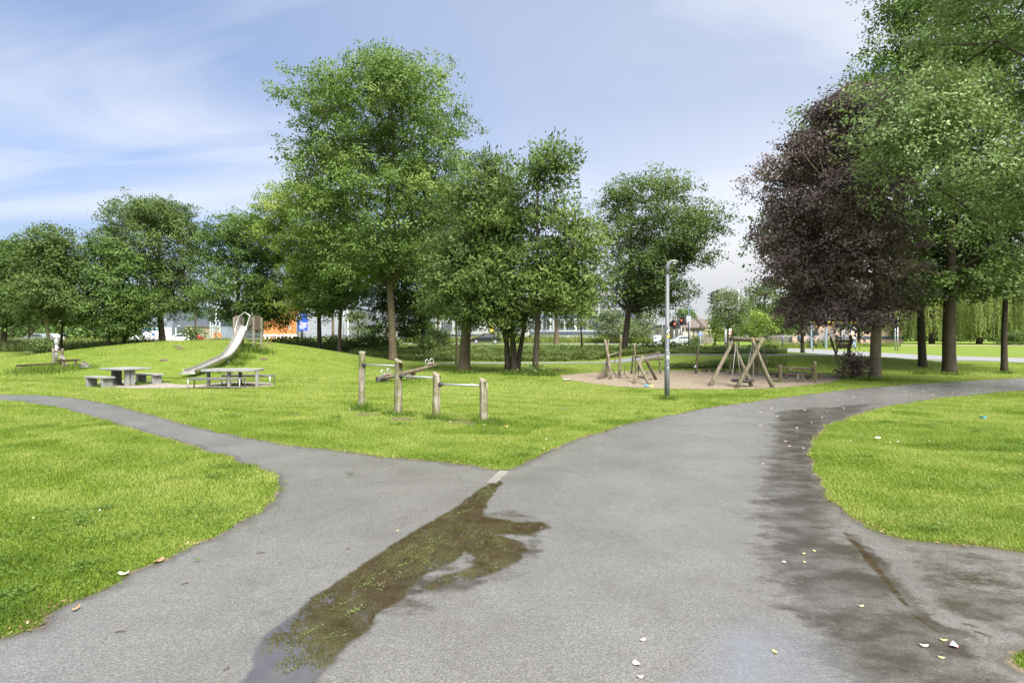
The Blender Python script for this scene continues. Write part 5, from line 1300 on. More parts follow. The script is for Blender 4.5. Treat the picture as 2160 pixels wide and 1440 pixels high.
def building(label, pa, pb, d, top, depth, wall, cat='building', roof=None, name='building', wins=(), winm=None, trims=(), flat=0.25, rz=0.0):
    xa, xb = wx(pa, d), wx(pb, d); z0 = g1((xa + xb) / 2, d); zt = wz(top, d)
    t = thing(name, label, cat, ((xa + xb) / 2, d + depth / 2, z0))
    mb = MB(); mb.box(((xa + xb) / 2, d + depth / 2, (z0 - 0.3 + zt) / 2), (xb - xa, depth, zt - z0 + 0.3)); obj('wall', mb, wall, t)
    if flat:
        mb = MB(); mb.box(((xa + xb) / 2, d + depth / 2, zt + flat / 2), (xb - xa + 0.3, depth + 0.3, flat)); obj('roof', mb, roof or M_DARKB, t)
    winm = winm or M_WINF
    for (a, b, ty, by, nx) in wins:
        x0, x1, za, zb_ = wx(a, d), wx(b, d), wz(by, d), wz(ty, d)
        mb = MB(); fw = 0.07
        mb.box(((x0 + x1) / 2, d - 0.02, zb_ - fw / 2), (x1 - x0, 0.10, fw)); mb.box(((x0 + x1) / 2, d - 0.02, za + fw / 2), (x1 - x0, 0.10, fw))
        for k in range(nx + 1): mb.box((x0 + fw / 2 + (x1 - x0 - fw) * k / nx, d - 0.022, (za + zb_) / 2), (fw, 0.10, zb_ - za - 2 * fw))
        f = obj('window', mb, winm or M_WHITE, t)
        mb = MB(); mb.box(((x0 + x1) / 2, d - 0.004, (za + zb_) / 2), (x1 - x0 - 0.02, 0.03, zb_ - za - 0.02)); obj('pane', mb, M_GLASS, f)
    for (a, b, ty, by, m, nm) in trims:
        x0, x1, za, zb_ = wx(a, d), wx(b, d), wz(by, d), wz(ty, d)
        mb = MB(); mb.box(((x0 + x1) / 2, d - 0.09, (za + zb_) / 2), (x1 - x0, 0.14, zb_ - za)); obj(nm, mb, m, t)
    return t
S_BLUE = siding('blue_grey_sheet', (0.17, 0.20, 0.25), 0.5, 0); S_GREY = siding('grey_sheet', (0.24, 0.26, 0.295), 0.45, 2)
S_WHITE = siding('white_panel', (0.30, 0.305, 0.31), 1.2, 0, 0.05); S_CREAM = siding('cream_panel', (0.42, 0.36, 0.26), 1.0, 0, 0.06)
S_ORANGE = siding('orange_panel', (0.46, 0.18, 0.06), 2.2, 0, 0.08)
building('dark blue-grey hall behind the white van', 282, 364, 104, 645, 22, S_BLUE, trims=[(297, 300, 680, 712, M_WHITE, 'downpipe')])
building('cream low building with a dark shutter beside the blue-grey hall', 364.5, 404, 108, 689, 14, S_CREAM, wins=[(375, 386, 694, 707, 1)], roof=M_CONC)
building('blue-grey shed right of the steel stair tower', 466, 500, 106, 686, 12, S_BLUE)
building('orange hall with slanted seams behind the blue route sign', 556, 624, 101, 652, 16, S_ORANGE, wins=[(609, 613, 686, 694, 1)], winm=M_WHITE, trims=[(556, 622, 705.5, 708.5, M_WHITE, 'plinth')], roof=S_ORANGE)
building('narrow white glazed entrance between the orange hall and the grey siding hall', 624.5, 633, 101, 665, 12, S_WHITE, wins=[(626, 631, 668, 706, 1)])
building('grey siding hall right of the blue route sign', 640, 735, 98, 648, 20, S_GREY, trims=[(733.5, 736, 650, 713, M_WHITE, 'corner_trim')])
building('low white concrete wall building right of the grey siding hall', 737, 842, 104, 695, 8, S_WHITE, roof=M_CONC)
building('white factory with dark ribbon windows behind the black car', 918, 1046, 103, 640, 20, S_WHITE, wins=[(931, 954, 678, 698, 5), (986, 1007, 680, 698, 4), (960, 984, 678, 698, 5)], trims=[(1033, 1041, 652, 704, simple('yellow_green_panel', (0.40, 0.36, 0.05), 0.6, 0, 0.4, 0.8), 'stripe_panel'), (918, 1046, 704.5, 708, M_DARKB, 'plinth')])
building('white stair block beside the white factory', 1047, 1066, 106, 660, 14, S_WHITE, wins=[(1049, 1063, 680, 706, 4)])
ow = []
for (ty, by) in ((622, 650), (652, 664), (673, 696)):
    for a in range(1120, 1335, 24): ow.append((a + 1, a + 22, ty + 1, by, 3))
building('white office block with dark blue bands and ribbon windows', 1104, 1338, 112, 610, 22, S_WHITE, wins=ow, trims=[(1118, 1338, 664.5, 671, M_DARKB, 'band'), (1118, 1338, 700, 704.5, M_DARKB, 'band'), (1118, 1338, 696.5, 699.5, M_GALV, 'balcony_rail'), (1160, 1162.5, 612, 696, M_WHITE, 'pier'), (1212, 1216, 672, 697, M_WHITE, 'pier'), (1104, 1118, 640, 712, S_WHITE, 'end_wall')])

# steel stair tower with an orange gate
t = thing('stair_tower', 'open steel stair tower with an orange frame at its foot', 'stair tower', (wx(455, 92), 92, 0.55))
mb = MB()
for px in (444, 449, 455, 464): mb.beam(at(px, 712, 92), at(px, 670, 92), 0.14, 0.14)
for py in (676, 688, 697): mb.beam(at(443, py, 92), at(465, py, 92), 0.12, 0.12)
mb.beam(at(444, 697, 91.9), at(464, 688, 91.9), 0.1, 0.1); obj('frame', mb, simple('greenish_steel', (0.42, 0.50, 0.47), 0.5, 0.3), t)
mb = MB()
for a, b in (((453, 712), (453, 704)), ((464, 712), (464, 704)), ((452, 704.5), (465, 704.5))): mb.beam(at(*a, 91.6), at(*b, 91.6), 0.3, 0.3)
obj('gate_frame', mb, simple('orange_paint', (0.75, 0.20, 0.04), 0.5), t)

# blue route sign
dS = 78; t = thing('route_sign', 'tall blue route sign with white lettering and an orange panel', 'road sign', (wx(639, dS), dS, 0.55))
mb = MB(); a, b = at(629.5, 697, dS), at(648.5, 654, dS); mb.box(((a.x + b.x) / 2, dS, (a.z + b.z) / 2), (b.x - a.x, 0.08, b.z - a.z)); sb = obj('board', mb, simple('sign_blue', (0.025, 0.075, 0.50), 0.4, 0, 0.05), t, 0.01)
def plate(px0, px1, py0, py1, m, nm, par, dd, off=0.06, th=0.02):
    a, b = at(px0, py1, dd), at(px1, py0, dd); mb = MB(); mb.box(((a.x + b.x) / 2, dd - off, (a.z + b.z) / 2), (b.x - a.x, th, b.z - a.z)); return obj(nm, mb, m, par)
mb = MB(); rr = random.Random(5)
def scrib(px0, px1, py, h):
    p = px0
    while p < px1:
        w_ = rr.uniform(0.45, 0.9); a, b = at(p, py + h / 2, dS), at(min(p + w_, px1), py - h / 2 * rr.uniform(0.6, 1.0), dS); mb.box(((a.x + b.x) / 2, dS - 0.055, (a.z + b.z) / 2), (b.x - a.x, 0.02, b.z - a.z)); p += w_ + 0.22
for a_, b_, y_, h_ in ((631, 635, 660, 1.6), (630.5, 637.5, 664, 1.6), (630.5, 636, 667, 1.4), (635, 646, 686.5, 1.3), (635, 647, 689.5, 1.3), (635, 643, 692.6, 1.3)): scrib(a_, b_, y_, h_)
obj('lettering', mb, M_WHITE, sb)
plate(635, 647, 681, 684.4, simple('sign_cream', (0.72, 0.68, 0.58), 0.5), 'name_panel', sb, dS); plate(632, 636, 669, 671.5, simple('sign_orange', (0.85, 0.28, 0.02), 0.5), 'orange_panel', sb, dS)
mb = MB(); p0 = at(633.6, 693, dS); p1 = at(633.6, 672.5, dS); mb.beam(p0 + Vector((0, -0.055, 0)), p1 + Vector((0, -0.055, 0)), 0.06, 0.02); q = at(633.6, 672.6, dS); mb.box((q.x, dS - 0.055, q.z), (0.14, 0.02, 0.14)); q = at(635, 677.8, dS); mb.box((q.x, dS - 0.055, q.z), (0.28, 0.02, 0.12)); q = at(634, 693, dS); mb.box((q.x + 0.1, dS - 0.055, q.z), (0.2, 0.02, 0.05)); obj('route_line', mb, M_WHITE, sb)
for px in (632.5, 645):
    mb = MB(); mb.tube([at(px, 697, dS + 0.1) + Vector((0, 0, 1.5)), (wx(px, dS), dS + 0.1, 0.3)], 0.06, 8); obj('post', mb, M_GALV, t)
mb = MB()
t = thing('guard_rail', 'white low roadside barrier before the orange hall', 'barrier', (wx(590, 84), 84, 0.55))
mb = MB()
for k in range(9): mb.box(tuple(at(560 + 8 * k, 709.5, 84)), (0.12, 0.12, 0.7))
mb.beam(at(556, 707.6, 84), at(628, 707.6, 84), 0.08, 0.22); obj('rail', mb, M_WHITE, t)

# house on the right
dh = 94
t = building('cream rendered house with a brown tiled roof behind the blue cycle sign', 1440, 1484, dh, 690, 9, simple('cream_render', (0.44, 0.41, 0.34), 0.8, 0, 0.06, 2), cat='house', name='house', flat=0,
             wins=[(1461, 1466, 694.5, 703.5, 1), (1469, 1474, 694.5, 703.5, 1)], trims=[(1453, 1456, 691, 723, brick('house_brick', (0.32, 0.16, 0.10), (0.40, 0.22, 0.14), (0.45, 0.42, 0.38)), 'brick_pier')])
xa, xb = wx(1436, dh), wx(1485.5, dh); xg = wx(1501, dh); za, zr = wz(690.5, dh), wz(671, dh)
mb = MB(); mb.add([(xa, dh - 0.5, za), (xb, dh - 0.5, za), (xb + 0.4, dh + 4.5, zr), (xa, dh + 4.5, zr), (xb + 0.4, dh + 9.5, za), (xa, dh + 9.5, za)], [(0, 1, 2, 3), (3, 2, 4, 5)]); rf = obj('roof', mb, simple('brown_tiles', (0.115, 0.09, 0.075), 0.8, 0, 0.2, 3, 0.4, (1, 1, 5)), t); rf.modifiers.new('thick', 'SOLIDIFY').thickness = 0.22
mb = MB(); mb.add([(xb - 0.5, dh + 0.03, 0.3), (xb - 0.1, dh + 9, 0.3), (xb - 0.5, dh + 0.03, za), (xb - 0.1, dh + 9, za), (xb - 0.3, dh + 4.5, zr - 0.15)], [(0, 1, 3, 4, 2)])
gable = MB(); gx0, gx1 = wx(1484, dh), wx(1500, dh + 9); gable.add([(gx0, dh + 0.02, 0.3), (gx1, dh + 8.9, 0.3), (gx1, dh + 8.9, za), ((gx0 + gx1) / 2 , dh + 4.5, zr - 0.2), (gx0, dh + 0.02, za - 0.1)], [(0, 1, 2, 3, 4)]); gw = obj('gable_wall', gable, brick('beige_brick', (0.40, 0.32, 0.24), (0.46, 0.37, 0.28), (0.5, 0.46, 0.4)), t); gw.modifiers.new('thick', 'SOLIDIFY').thickness = 0.2
rf2 = MB(); rf2.add([(xb - 0.3, dh - 0.5, za), (gx0 + 0.5, dh - 0.5, za), ((gx0 + gx1) / 2 + 0.5, dh + 4.5, zr), (xb - 0.3, dh + 4.5, zr)], [(0, 1, 2, 3)]); o_ = obj('roof', rf2, rf.data.materials[0], t); o_.modifiers.new('thick', 'SOLIDIFY').thickness = 0.2
building('pale house half hidden behind the traffic lights', 1406, 1439, 100, 688, 8, simple('pale_render', (0.42, 0.38, 0.32), 0.8, 0, 0.06, 2), cat='house', name='house', wins=[(1424, 1429, 698, 705, 1)], roof=simple('dark_tiles', (0.12, 0.09, 0.08), 0.8))
building('white low building left of the traffic lights', 1372, 1402, 106, 693, 10, S_WHITE, wins=[(1398, 1401, 699, 704, 1)])
building('brick house behind the bus shelter', 1672, 1760, 104, 682, 9, brick('red_brick', (0.36, 0.19, 0.13), (0.42, 0.24, 0.17), (0.45, 0.42, 0.38)), cat='house', name='house', wins=[(1690, 1696, 690, 704, 1), (1700, 1704, 690, 704, 1)], roof=simple('orange_tiles', (0.42, 0.17, 0.09), 0.8, 0, 0.25, 3))
building('long low brick building right of the bus shelter', 1762, 1905, 112, 694, 9, brick('pink_brick', (0.45, 0.29, 0.23), (0.50, 0.33, 0.27), (0.55, 0.5, 0.46)), wins=[(1880, 1886, 697, 709, 1), (1780, 1790, 700, 707, 2)], trims=[(1762, 1905, 709.5, 714, M_DARKB, 'plinth')], roof=M_CONC)
t = thing('utility_cabinet', 'grey electrical cabinet on the verge left of the street lamp', 'cabinet', (wx(1386, 74), 74, 0.55))
a, b = at(1378, 722, 74), at(1394.5, 706.5, 74); mb = MB(); mb.box(((a.x + b.x) / 2, 74, (0.5 + b.z) / 2), (b.x - a.x, 0.5, b.z - 0.5)); obj('body', mb, simple('cabinet_grey', (0.42, 0.45, 0.5), 0.5), t, 0.02)
mb = MB(); mb.box(((a.x + b.x) / 2, 74, b.z + 0.03), (b.x - a.x + 0.1, 0.6, 0.06)); obj('lid', mb, M_GALV, t)
t = thing('wooden_fence', 'grey board fence in front of the brown-roofed house', 'fence', (wx(1486, 86), 86, 0.55))
mb = MB()
for k in range(20): mb.box((wx(1470 + 1.7 * k, 86), 86, 1.15), (0.11, 0.03, 1.3 + 0.04 * (k % 3)))
for z_ in (0.8, 1.5): mb.beam((wx(1469, 86), 86.05, z_), (wx(1504, 86), 86.05, z_), 0.05, 0.08)
obj('boards', mb, W_GREY, t)

# bus shelter
dT = 71; zT = g1(wx(1757, dT), dT)
t = thing('bus_shelter', 'bus shelter with a yellow roof edge beyond the copper beech', 'bus shelter', (wx(1757, dT), dT, zT))
M_SHEL = simple('shelter_blue_grey', (0.20, 0.26, 0.36), 0.45, 0.2)
for px, dd in ((1711, dT), (1742, dT), (1773, dT + 1.2), (1804, dT), (1713, dT + 1.5), (1801, dT + 1.5)):
    mb = MB(); q = at(px, 700, dd); mb.box((q.x, dd, (zT - 0.1 + wz(683, dT)) / 2), (0.16, 0.16, wz(683, dT) - zT + 0.1)); obj('post', mb, M_SHEL, t)
mb = MB(); a, b = at(1705, 682, dT), at(1807, 679, dT); mb.box(((a.x + b.x) / 2, dT + 0.7, wz(681.6, dT)), (b.x - a.x, 2.0, 0.14)); rf = obj('roof', mb, M_SHEL, t)
mb = MB(); mb.box(((a.x + b.x) / 2, dT - 0.33, wz(679.4, dT)), (b.x - a.x, 0.05, 0.16)); obj('fascia', mb, simple('yellow_edge', (0.80, 0.62, 0.02), 0.5), rf)
n = NT('clear_glass'); tr = n.n('ShaderNodeBsdfTransparent'); gl = n.n('ShaderNodeBsdfGlossy'); gl.inputs['Roughness'].default_value = 0.02; mxs = n.n('ShaderNodeMixShader'); mxs.inputs[0].default_value = 0.12
tr.inputs[0].default_value = (0.86, 0.9, 0.9, 1); n.l(tr.outputs[0], mxs.inputs[1]); n.l(gl.outputs[0], mxs.inputs[2]); M_CLEAR = n.done(mxs.outputs[0])
mb = MB(); mb.box((wx(1757, dT), dT + 1.5, (zT + 2.5) / 2 + 0.3), (5.2, 0.02, 1.9)); obj('glass_back', mb, M_CLEAR, t)
mb = MB(); a, b = at(1717, 708, dT), at(1738, 690, dT); mb.box(((a.x + b.x) / 2, dT + 1.35, (a.z + b.z) / 2), (b.x - a.x, 0.08, b.z - a.z)); obj('display_panel', mb, simple('dark_panel', (0.10, 0.125, 0.13), 0.3), t)
mb = MB(); a, b = at(1792, 727, dT), at(1803, 686, dT); mb.box(((a.x + b.x) / 2, dT - 0.12, (a.z + b.z) / 2), (b.x - a.x, 0.12, b.z - a.z)); pc = obj('poster_case', mb, M_SHEL, t)
np_ = NT('poster_print'); vv = np_.coord(); ff = np_.noise(vv, 1.5, 2); M_POST = np_.done(np_.bsdf(np_.ramp(ff, [(0.45, (0.42, 0.60, 0.75)), (0.52, (0.62, 0.62, 0.6)), (0.6, (0.65, 0.28, 0.16))]), 0.3))
mb = MB(); mb.box(((a.x + b.x) / 2, dT - 0.19, (a.z + b.z) / 2 + 0.2), ((b.x - a.x) * 0.8, 0.02, (b.z - a.z) * 0.75)); obj('poster', mb, M_POST, pc)
mb = MB(); a, b = at(1745, 713.5, dT), at(1771, 711.5, dT); mb.box(((a.x + b.x) / 2, dT + 1.0, a.z), (b.x - a.x, 0.35, 0.06)); obj('bench_seat', mb, simple('brown_seat', (0.25, 0.13, 0.09), 0.6), t)
t = thing('litter_bin', 'dark litter bin on a post left of the bus shelter', 'litter bin', (wx(1687, 69), 69, g1(wx(1687, 69), 69)))
mb = MB(); a = at(1687, 714, 69); mb.lathe([(0.22, -0.33), (0.26, -0.3), (0.27, 0.28), (0.22, 0.36)], a, 14); obj('bin', mb, simple('bin_blue', (0.05, 0.065, 0.09), 0.5), t)
mb = MB(); mb.tube([(a.x, 69, 0.4), (a.x, 69, a.z)], 0.05, 8); obj('post', mb, M_GALV, t)
mb = MB(); mb.tube([(a.x - 0.2, 69, 0.4), (a.x + 0.2, 69, 0.6)], 0.04, 6)
t = thing('wire_fence', 'low wire fence with a thin top rail left of the bus shelter', 'fence', (wx(1670, 75), 75, g1(wx(1670, 75), 75)))
mb = MB(); mb.tube([at(1600, 708, 75), at(1740, 708.5, 75)], 0.03, 6); obj('top_rail', mb, M_GALV, t)
mb = MB()
for k in range(5): mb.tube([at(1600, 711 + 3 * k, 75), at(1740, 711.5 + 3 * k, 75)], 0.008, 4)
for k in range(56): mb.tube([at(1600 + 2.5 * k, 708, 75), at(1600 + 2.5 * k, 725, 75)], 0.006, 4)
obj('mesh', mb, M_GALV, t)
for px in (1608, 1651, 1708, 1737):
    mb = MB(); mb.tube([at(px, 706.5, 75), (wx(px, 75), 75, 0.3)], 0.07, 8); obj('post', mb, M_DARKB, t)

# ---- traffic lights and signs
M_TL = simple('signal_black', (0.022, 0.022, 0.025), 0.5, 0, 0.1)
n = NT('red_lamp'); M_RED = n.done(n.bsdf((0.6, 0.05, 0.02), 0.4, emit=(1.0, 0.10, 0.03), es=3.0))
M_LENS = simple('dark_lens', (0.04, 0.035, 0.03), 0.25)
def head(mb_par, c, ang, s=1.0, red=None, name='signal_head'):
    """three-lamp head at c facing ang (0 = towards the camera)"""
    Mx = Matrix.Rotation(ang, 3, 'Z'); W = lambda p: tuple(Vector(c) + Mx @ (Vector(p) * s))
    mb = MB(); mb.box(W((0, 0, 0)), (0.30 * s, 0.2 * s, 0.95 * s), ang)
    mb.tube([W((0, 0, 0.47)), W((0, 0, 0.56))], 0.03 * s, 6)
    for z_ in (0.3, 0, -0.3):
        for k in range(-3, 4):
            a0 = math.pi / 2 + k * 0.42; a1 = a0 + 0.42
            mb.add([W((0.125 * math.cos(a0), -0.1, z_ + 0.125 * math.sin(a0))), W((0.125 * math.cos(a1), -0.1, z_ + 0.125 * math.sin(a1))), W((0.12 * math.cos(a1), -0.36, z_ - 0.03 + 0.115 * math.sin(a1))), W((0.12 * math.cos(a0), -0.36, z_ - 0.03 + 0.115 * math.sin(a0)))], [(0, 1, 2, 3)])
    h_ = obj(name, mb, M_TL, mb_par)
    for i_, z_ in enumerate((0.3, 0, -0.3)):
        mb = MB(); mb.disc(W((0, -0.105, z_)), Mx @ Vector((0, -1, 0)), 0.105 * s, 0.02, 16); obj('lamp', mb, M_RED if red and i_ == 0 else M_LENS, h_)
    return h_
def pole_thing(name, label, cat, px, d, top, r=0.06, m=None, group=None, base=None):
    x = wx(px, d); z0 = g1(x, d); t = thing(name, label, cat, (x, d, z0), group)
    mb = MB(); mb.tube([(x, d, z0 - 0.1), (x, d, wz(top, d))], [r, r * 0.8], 10); obj('pole', mb, m or M_GALV, t); return t
dL = 80
t = pole_thing('traffic_light', 'leftmost traffic light showing red, beside the street lamp pole', 'traffic light', 1422, dL, 691, group='traffic lights at the junction'); head(t, at(1422, 687, dL), 0.3, 1.0, True)
t = pole_thing('traffic_light', 'traffic light with its back turned between the two red lights', 'traffic light', 1432, dL + 1, 688, group='traffic lights at the junction'); head(t, at(1431, 683, dL + 1), -1.3, 1.25)
t = pole_thing('traffic_light', 'taller traffic light showing red right of the leftmost one', 'traffic light', 1437, dL + 2, 684, group='traffic lights at the junction'); head(t, at(1436.5, 679, dL + 2), 0.2, 1.0, True); head(t, at(1441, 676, dL + 2), -0.9, 1.35)
t = pole_thing('traffic_light', 'narrow dark traffic light seen edge on right of the two red lights', 'traffic light', 1444.5, dL + 3, 690, group='traffic lights at the junction'); head(t, at(1446, 679, dL + 3), 1.6, 1.0)
t = pole_thing('lamp_column', 'tall dark street lamp column at the junction', 'lamp post', 1452.6, dL + 3, 626, 0.085, M_DARKB)
mb = MB(); mb.lathe([(0.06, 0), (0.2, 0.06), (0.17, 0.2), (0.04, 0.26)], at(1452.6, 627.5, dL + 3), 12); obj('lantern', mb, M_TL, t)
t = pole_thing('road_sign', 'back of a square grey road sign on the tall dark column', 'road sign', 1455, dL + 2, 668, 0.05); plate(1447.5, 1457.5, 666, 679, simple('sign_back', (0.30, 0.33, 0.35), 0.6), 'board', t, dL + 2)
t = pole_thing('road_sign', 'round blue cycle path sign with a white bicycle', 'road sign', 1477.2, 76, 699, 0.045)
c = at(1477.2, 704.8, 76); mb = MB(); mb.disc(c + Vector((0, -0.08, 0)), (0, -1, 0), 0.25, 0.02, 24); bd = obj('board', mb, simple('cycle_blue', (0.02, 0.13, 0.55), 0.4, 0, 0.03), t)
mb = MB()
for dx in (-0.1, 0.1): mb.tube([c + Vector((dx + 0.055 * math.cos(a), -0.10, -0.05 + 0.055 * math.sin(a))) for a in np.linspace(0, 2 * math.pi, 14, endpoint=False)], 0.012, 5, closed=True)
for a_, b_ in (((-0.1, -0.05), (-0.04, 0.05)), ((-0.04, 0.05), (0.07, 0.05)), ((-0.04, 0.05), (0.0, -0.05)), ((0.0, -0.05), (0.07, 0.05)), ((0.1, -0.05), (0.06, 0.09)), ((-0.07, 0.08), (-0.02, 0.08))): mb.tube([c + Vector((a_[0], -0.10, a_[1])), c + Vector((b_[0], -0.10, b_[1]))], 0.012, 5)
obj('bicycle_mark', mb, M_WHITE, bd)
t = pole_thing('traffic_light', 'small dark signal box above the round blue cycle sign', 'traffic light', 1478, 76.5, 697, 0.05); head(t, at(1477.6, 692, 76.5), 3.0, 0.75)
t = pole_thing('traffic_light', 'thick grey signal post with a small dark signal, left of the round red sign', 'traffic light', 1530.5, 74, 681, 0.17, simple('post_grey', (0.36, 0.38, 0.39), 0.6, 0.1)); head(t, at(1531.5, 684, 74 - 0.3), 1.2, 0.85)
t = pole_thing('road_sign', 'round white sign with a red ring and a small white plate above', 'road sign', 1539, 73, 692, 0.05)
c = at(1539, 702, 73); mb = MB(); mb.disc(c + Vector((0, -0.07, 0)), (0, -1, 0), 0.25, 0.02, 24); bd = obj('board', mb, M_WHITE, t)
mb = MB(); mb.tube([c + Vector((0.205 * math.cos(a), -0.09, 0.205 * math.sin(a))) for a in np.linspace(0, 2 * math.pi, 24, endpoint=False)], 0.045, 6, closed=True); obj('ring', mb, simple('sign_red', (0.65, 0.05, 0.04), 0.4), bd)
mb = MB()
for dx in (-0.05, 0.05): mb.box(c + Vector((dx, -0.085, 0)), (0.06, 0.02, 0.12))
obj('symbol', mb, M_BLACK, bd); plate(1535.6, 1542.4, 693.6, 697.8, M_WHITE, 'upper_plate', t, 73)
t = pole_thing('traffic_mast', 'signal mast whose arm carries two lamp heads above the road', 'traffic light', 1558, 78, 610, 0.11)
mb = MB(); mb.tube([at(1558, 613, 78), at(1500, 617, 78)], 0.06, 8); obj('arm', mb, M_GALV, t)
head(t, at(1502.5, 629.5, 77.9), -1.35, 1.65); head(t, at(1513.5, 624, 77.9), -1.35, 1.7)
for lab, px, d_, top, r_ in (('pale lamp column behind the street lamp post', 1397, 84, 640, 0.09), ('slim flagpole-like white mast before the office block', 1272, 96, 668, 0.06), ('thin grey post at the tram stop right of the copper beech', 1888, 62, 676, 0.06), ('dark lamp column right of the brown forked oak', 725, 66, 640, 0.07), ('grey lamp column beside the steel stair tower', 455.5, 64, 650, 0.09), ('grey parking sign post in front of the cream building', 371, 66, 690, 0.06)):
    t = pole_thing('lamp_column', lab, 'pole', px, d_, top, r_)
    mb = MB(); q = at(px, top, d_); mb.tube([q, q + Vector((0.1, 0, 0.12)), q + Vector((0.5, 0, 0.16))], [r_ * 0.8, r_ * 0.7, r_], 8); obj('arm', mb, M_GALV, t)
t = pole_thing('traffic_light', 'dark signal on the post behind the copper beech trunk', 'traffic light', 1893.5, 60, 688, 0.06); head(t, at(1889, 682, 60), -1.0, 1.1)
t = pole_thing('marker_post', 'small grey marker post at the foot of the left bank', 'post', 11, 36, 755, 0.04)
q = at(11, 755, 36); mb = MB(); mb.lathe([(0.03, -0.02), (0.042, 0.0), (0.015, 0.03)], q, 10); obj('cap', mb, M_GALV, t)

# ---- vehicles
M_TYRE = simple('tyre_rubber', (0.02, 0.02, 0.02), 0.8); M_RIM = simple('alloy_rim', (0.55, 0.55, 0.56), 0.35, 0.7)
def paint(name, c, rough=0.22):
    n = NT(name); v = n.coord(); f = n.noise(v, 2.0, 3); c = np.array(c)
    p = n.bsdf(n.ramp(f, [(0.3, c * 0.94), (0.7, c * 1.05)]), rough, 0.25, None, 0.6); return n.done(p)
def car(label, px, d, ang, col, Lc=4.3, van=False, group='cars on the far road', stripe=None):
    x = wx(px, d); z0 = g1(x, d) + 0.03
    t = thing('van' if van else 'car', label, 'van' if van else 'car', (x, d, z0), group)
    Mx = Matrix.Rotation(ang, 3, 'Z'); W = lambda p: tuple(Vector((x, d, z0)) + Mx @ Vector(p))
    h = Lc / 2; wd = 0.95 if van else 0.87
    if van: body = [(-h, 0.35), (-h, 1.0), (-h + 0.35, 1.15), (-h + 1.25, 2.25), (-h + 1.5, 2.4), (h, 2.4), (h, 0.35)]
    else: body = [(-h, 0.32), (-h, 0.62), (-h + 0.12, 0.74), (-h + 1.15, 0.93), (h - 0.35, 0.98), (h, 0.9), (h, 0.35)]
    mb = MB()
    def loft(prof, taper):
        n_ = len(prof); vs = []
        for s_ in (-1, 1):
            for (u_, z_), tp in zip(prof, taper): vs.append(W((u_, s_ * wd * tp, z_)))
        mb.add(vs, [tuple(range(n_)), tuple(reversed(range(n_, 2 * n_)))] + [(i, n_ + i, n_ + (i + 1) % n_, (i + 1) % n_) for i in range(n_)])
    loft(body, [1.0 if z_ < 1.2 else 0.93 for _, z_ in body])
    if not van:
        cab = [(-h + 1.05, 0.92), (-h + 1.95, 1.42), (-h + 2.4, 1.48), (h - 1.0, 1.43), (h - 0.25, 0.97)]
        loft(cab, [0.97, 0.80, 0.78, 0.80, 0.95])
    b_ = obj('body', mb, col, t, 0.05)
    for s_ in (-1, 1):
        mb = MB()
        if van: q_ = [(-h + 0.75, 1.25), (-h + 1.32, 2.0), (-h + 1.95, 2.0), (-h + 1.95, 1.25)]; tp = [0.99, 0.965, 0.965, 0.99]
        else: q_ = [(-h + 1.35, 0.97), (-h + 2.0, 1.36), (h - 1.05, 1.36), (h - 0.55, 0.99)]; tp = [0.965, 0.835, 0.835, 0.96]
        mb.add([W((u_, s_ * (wd * k + 0.012), z_)) for (u_, z_), k in zip(q_, tp)], [(0, 1, 2, 3)]); o_ = obj('side_window', mb, M_GLASS, b_); o_.modifiers.new('thick', 'SOLIDIFY').thickness = 0.01
    mb = MB()
    if van: mb.add([W((-h + 0.40, -0.85, 1.22)), W((-h + 0.40, 0.85, 1.22)), W((-h + 1.18, 0.8, 2.18)), W((-h + 1.18, -0.8, 2.18))], [(0, 1, 2, 3)])
    else: mb.add([W((-h + 1.12, -0.78, 0.98)), W((-h + 1.12, 0.78, 0.98)), W((-h + 1.90, 0.66, 1.405)), W((-h + 1.90, -0.66, 1.405))], [(0, 1, 2, 3)])
    o_ = obj('windscreen', mb, M_GLASS, b_); o_.modifiers.new('thick', 'SOLIDIFY').thickness = 0.02
    for s_ in (-1, 1):
        for u_ in (-h + 0.82, h - 0.85):
            mb = MB(); mb.disc(W((u_, s_ * (wd - 0.08), 0.31)), Mx @ Vector((0, 1, 0)), 0.32, 0.2, 18); wh = obj('wheel', mb, M_TYRE, t)
            mb = MB(); mb.disc(W((u_, s_ * (wd + 0.02), 0.31)), Mx @ Vector((0, 1, 0)), 0.2, 0.03, 14); obj('rim', mb, M_RIM, wh)
        mb = MB(); mb.box(W((-h + 0.02, s_ * 0.62, 0.70 if not van else 0.85)), (0.08, 0.3, 0.12), ang); obj('headlight', mb, M_WHITE, b_)
        mb = MB(); mb.box(W((h - 0.01, s_ * 0.68, 0.80 if not van else 1.0)), (0.05, 0.22, 0.16), ang); obj('tail_light', mb, simple('tail_red', (0.4, 0.02, 0.02), 0.3), b_)
    if stripe:
        for s_ in (-1, 1):
            mb = MB(); mb.box(W((0.75, s_ * (wd * 0.955 + 0.01), 2.12)), (Lc * 0.42, 0.02, 0.26), ang); obj('stripe', mb, stripe, b_)
            mb = MB(); mb.box(W((-0.3, s_ * (wd + 0.0) , 1.5)), (0.9, 0.03, 0.85), ang); obj('decal', mb, simple('pale_blue_decal', (0.5, 0.56, 0.75), 0.4), b_)
            mb = MB(); mb.box(W((1.0, s_ * (wd + 0.0), 1.35)), (0.4, 0.03, 0.35), ang); obj('decal', mb, simple('blue_decal', (0.05, 0.15, 0.4), 0.4), b_)
    return t
P_SILVER = paint('silver_paint', (0.42, 0.44, 0.45)); P_BLACK = paint('black_paint', (0.02, 0.021, 0.026)); P_WHITE = paint('white_van_paint', (0.74, 0.74, 0.74), 0.3)
car('black car passing before the white factory', 1025, 82, 0.03, P_BLACK, 4.4)
car('silver car at the left behind the grassy bank', 76, 88, 0.0, P_SILVER, 4.4)
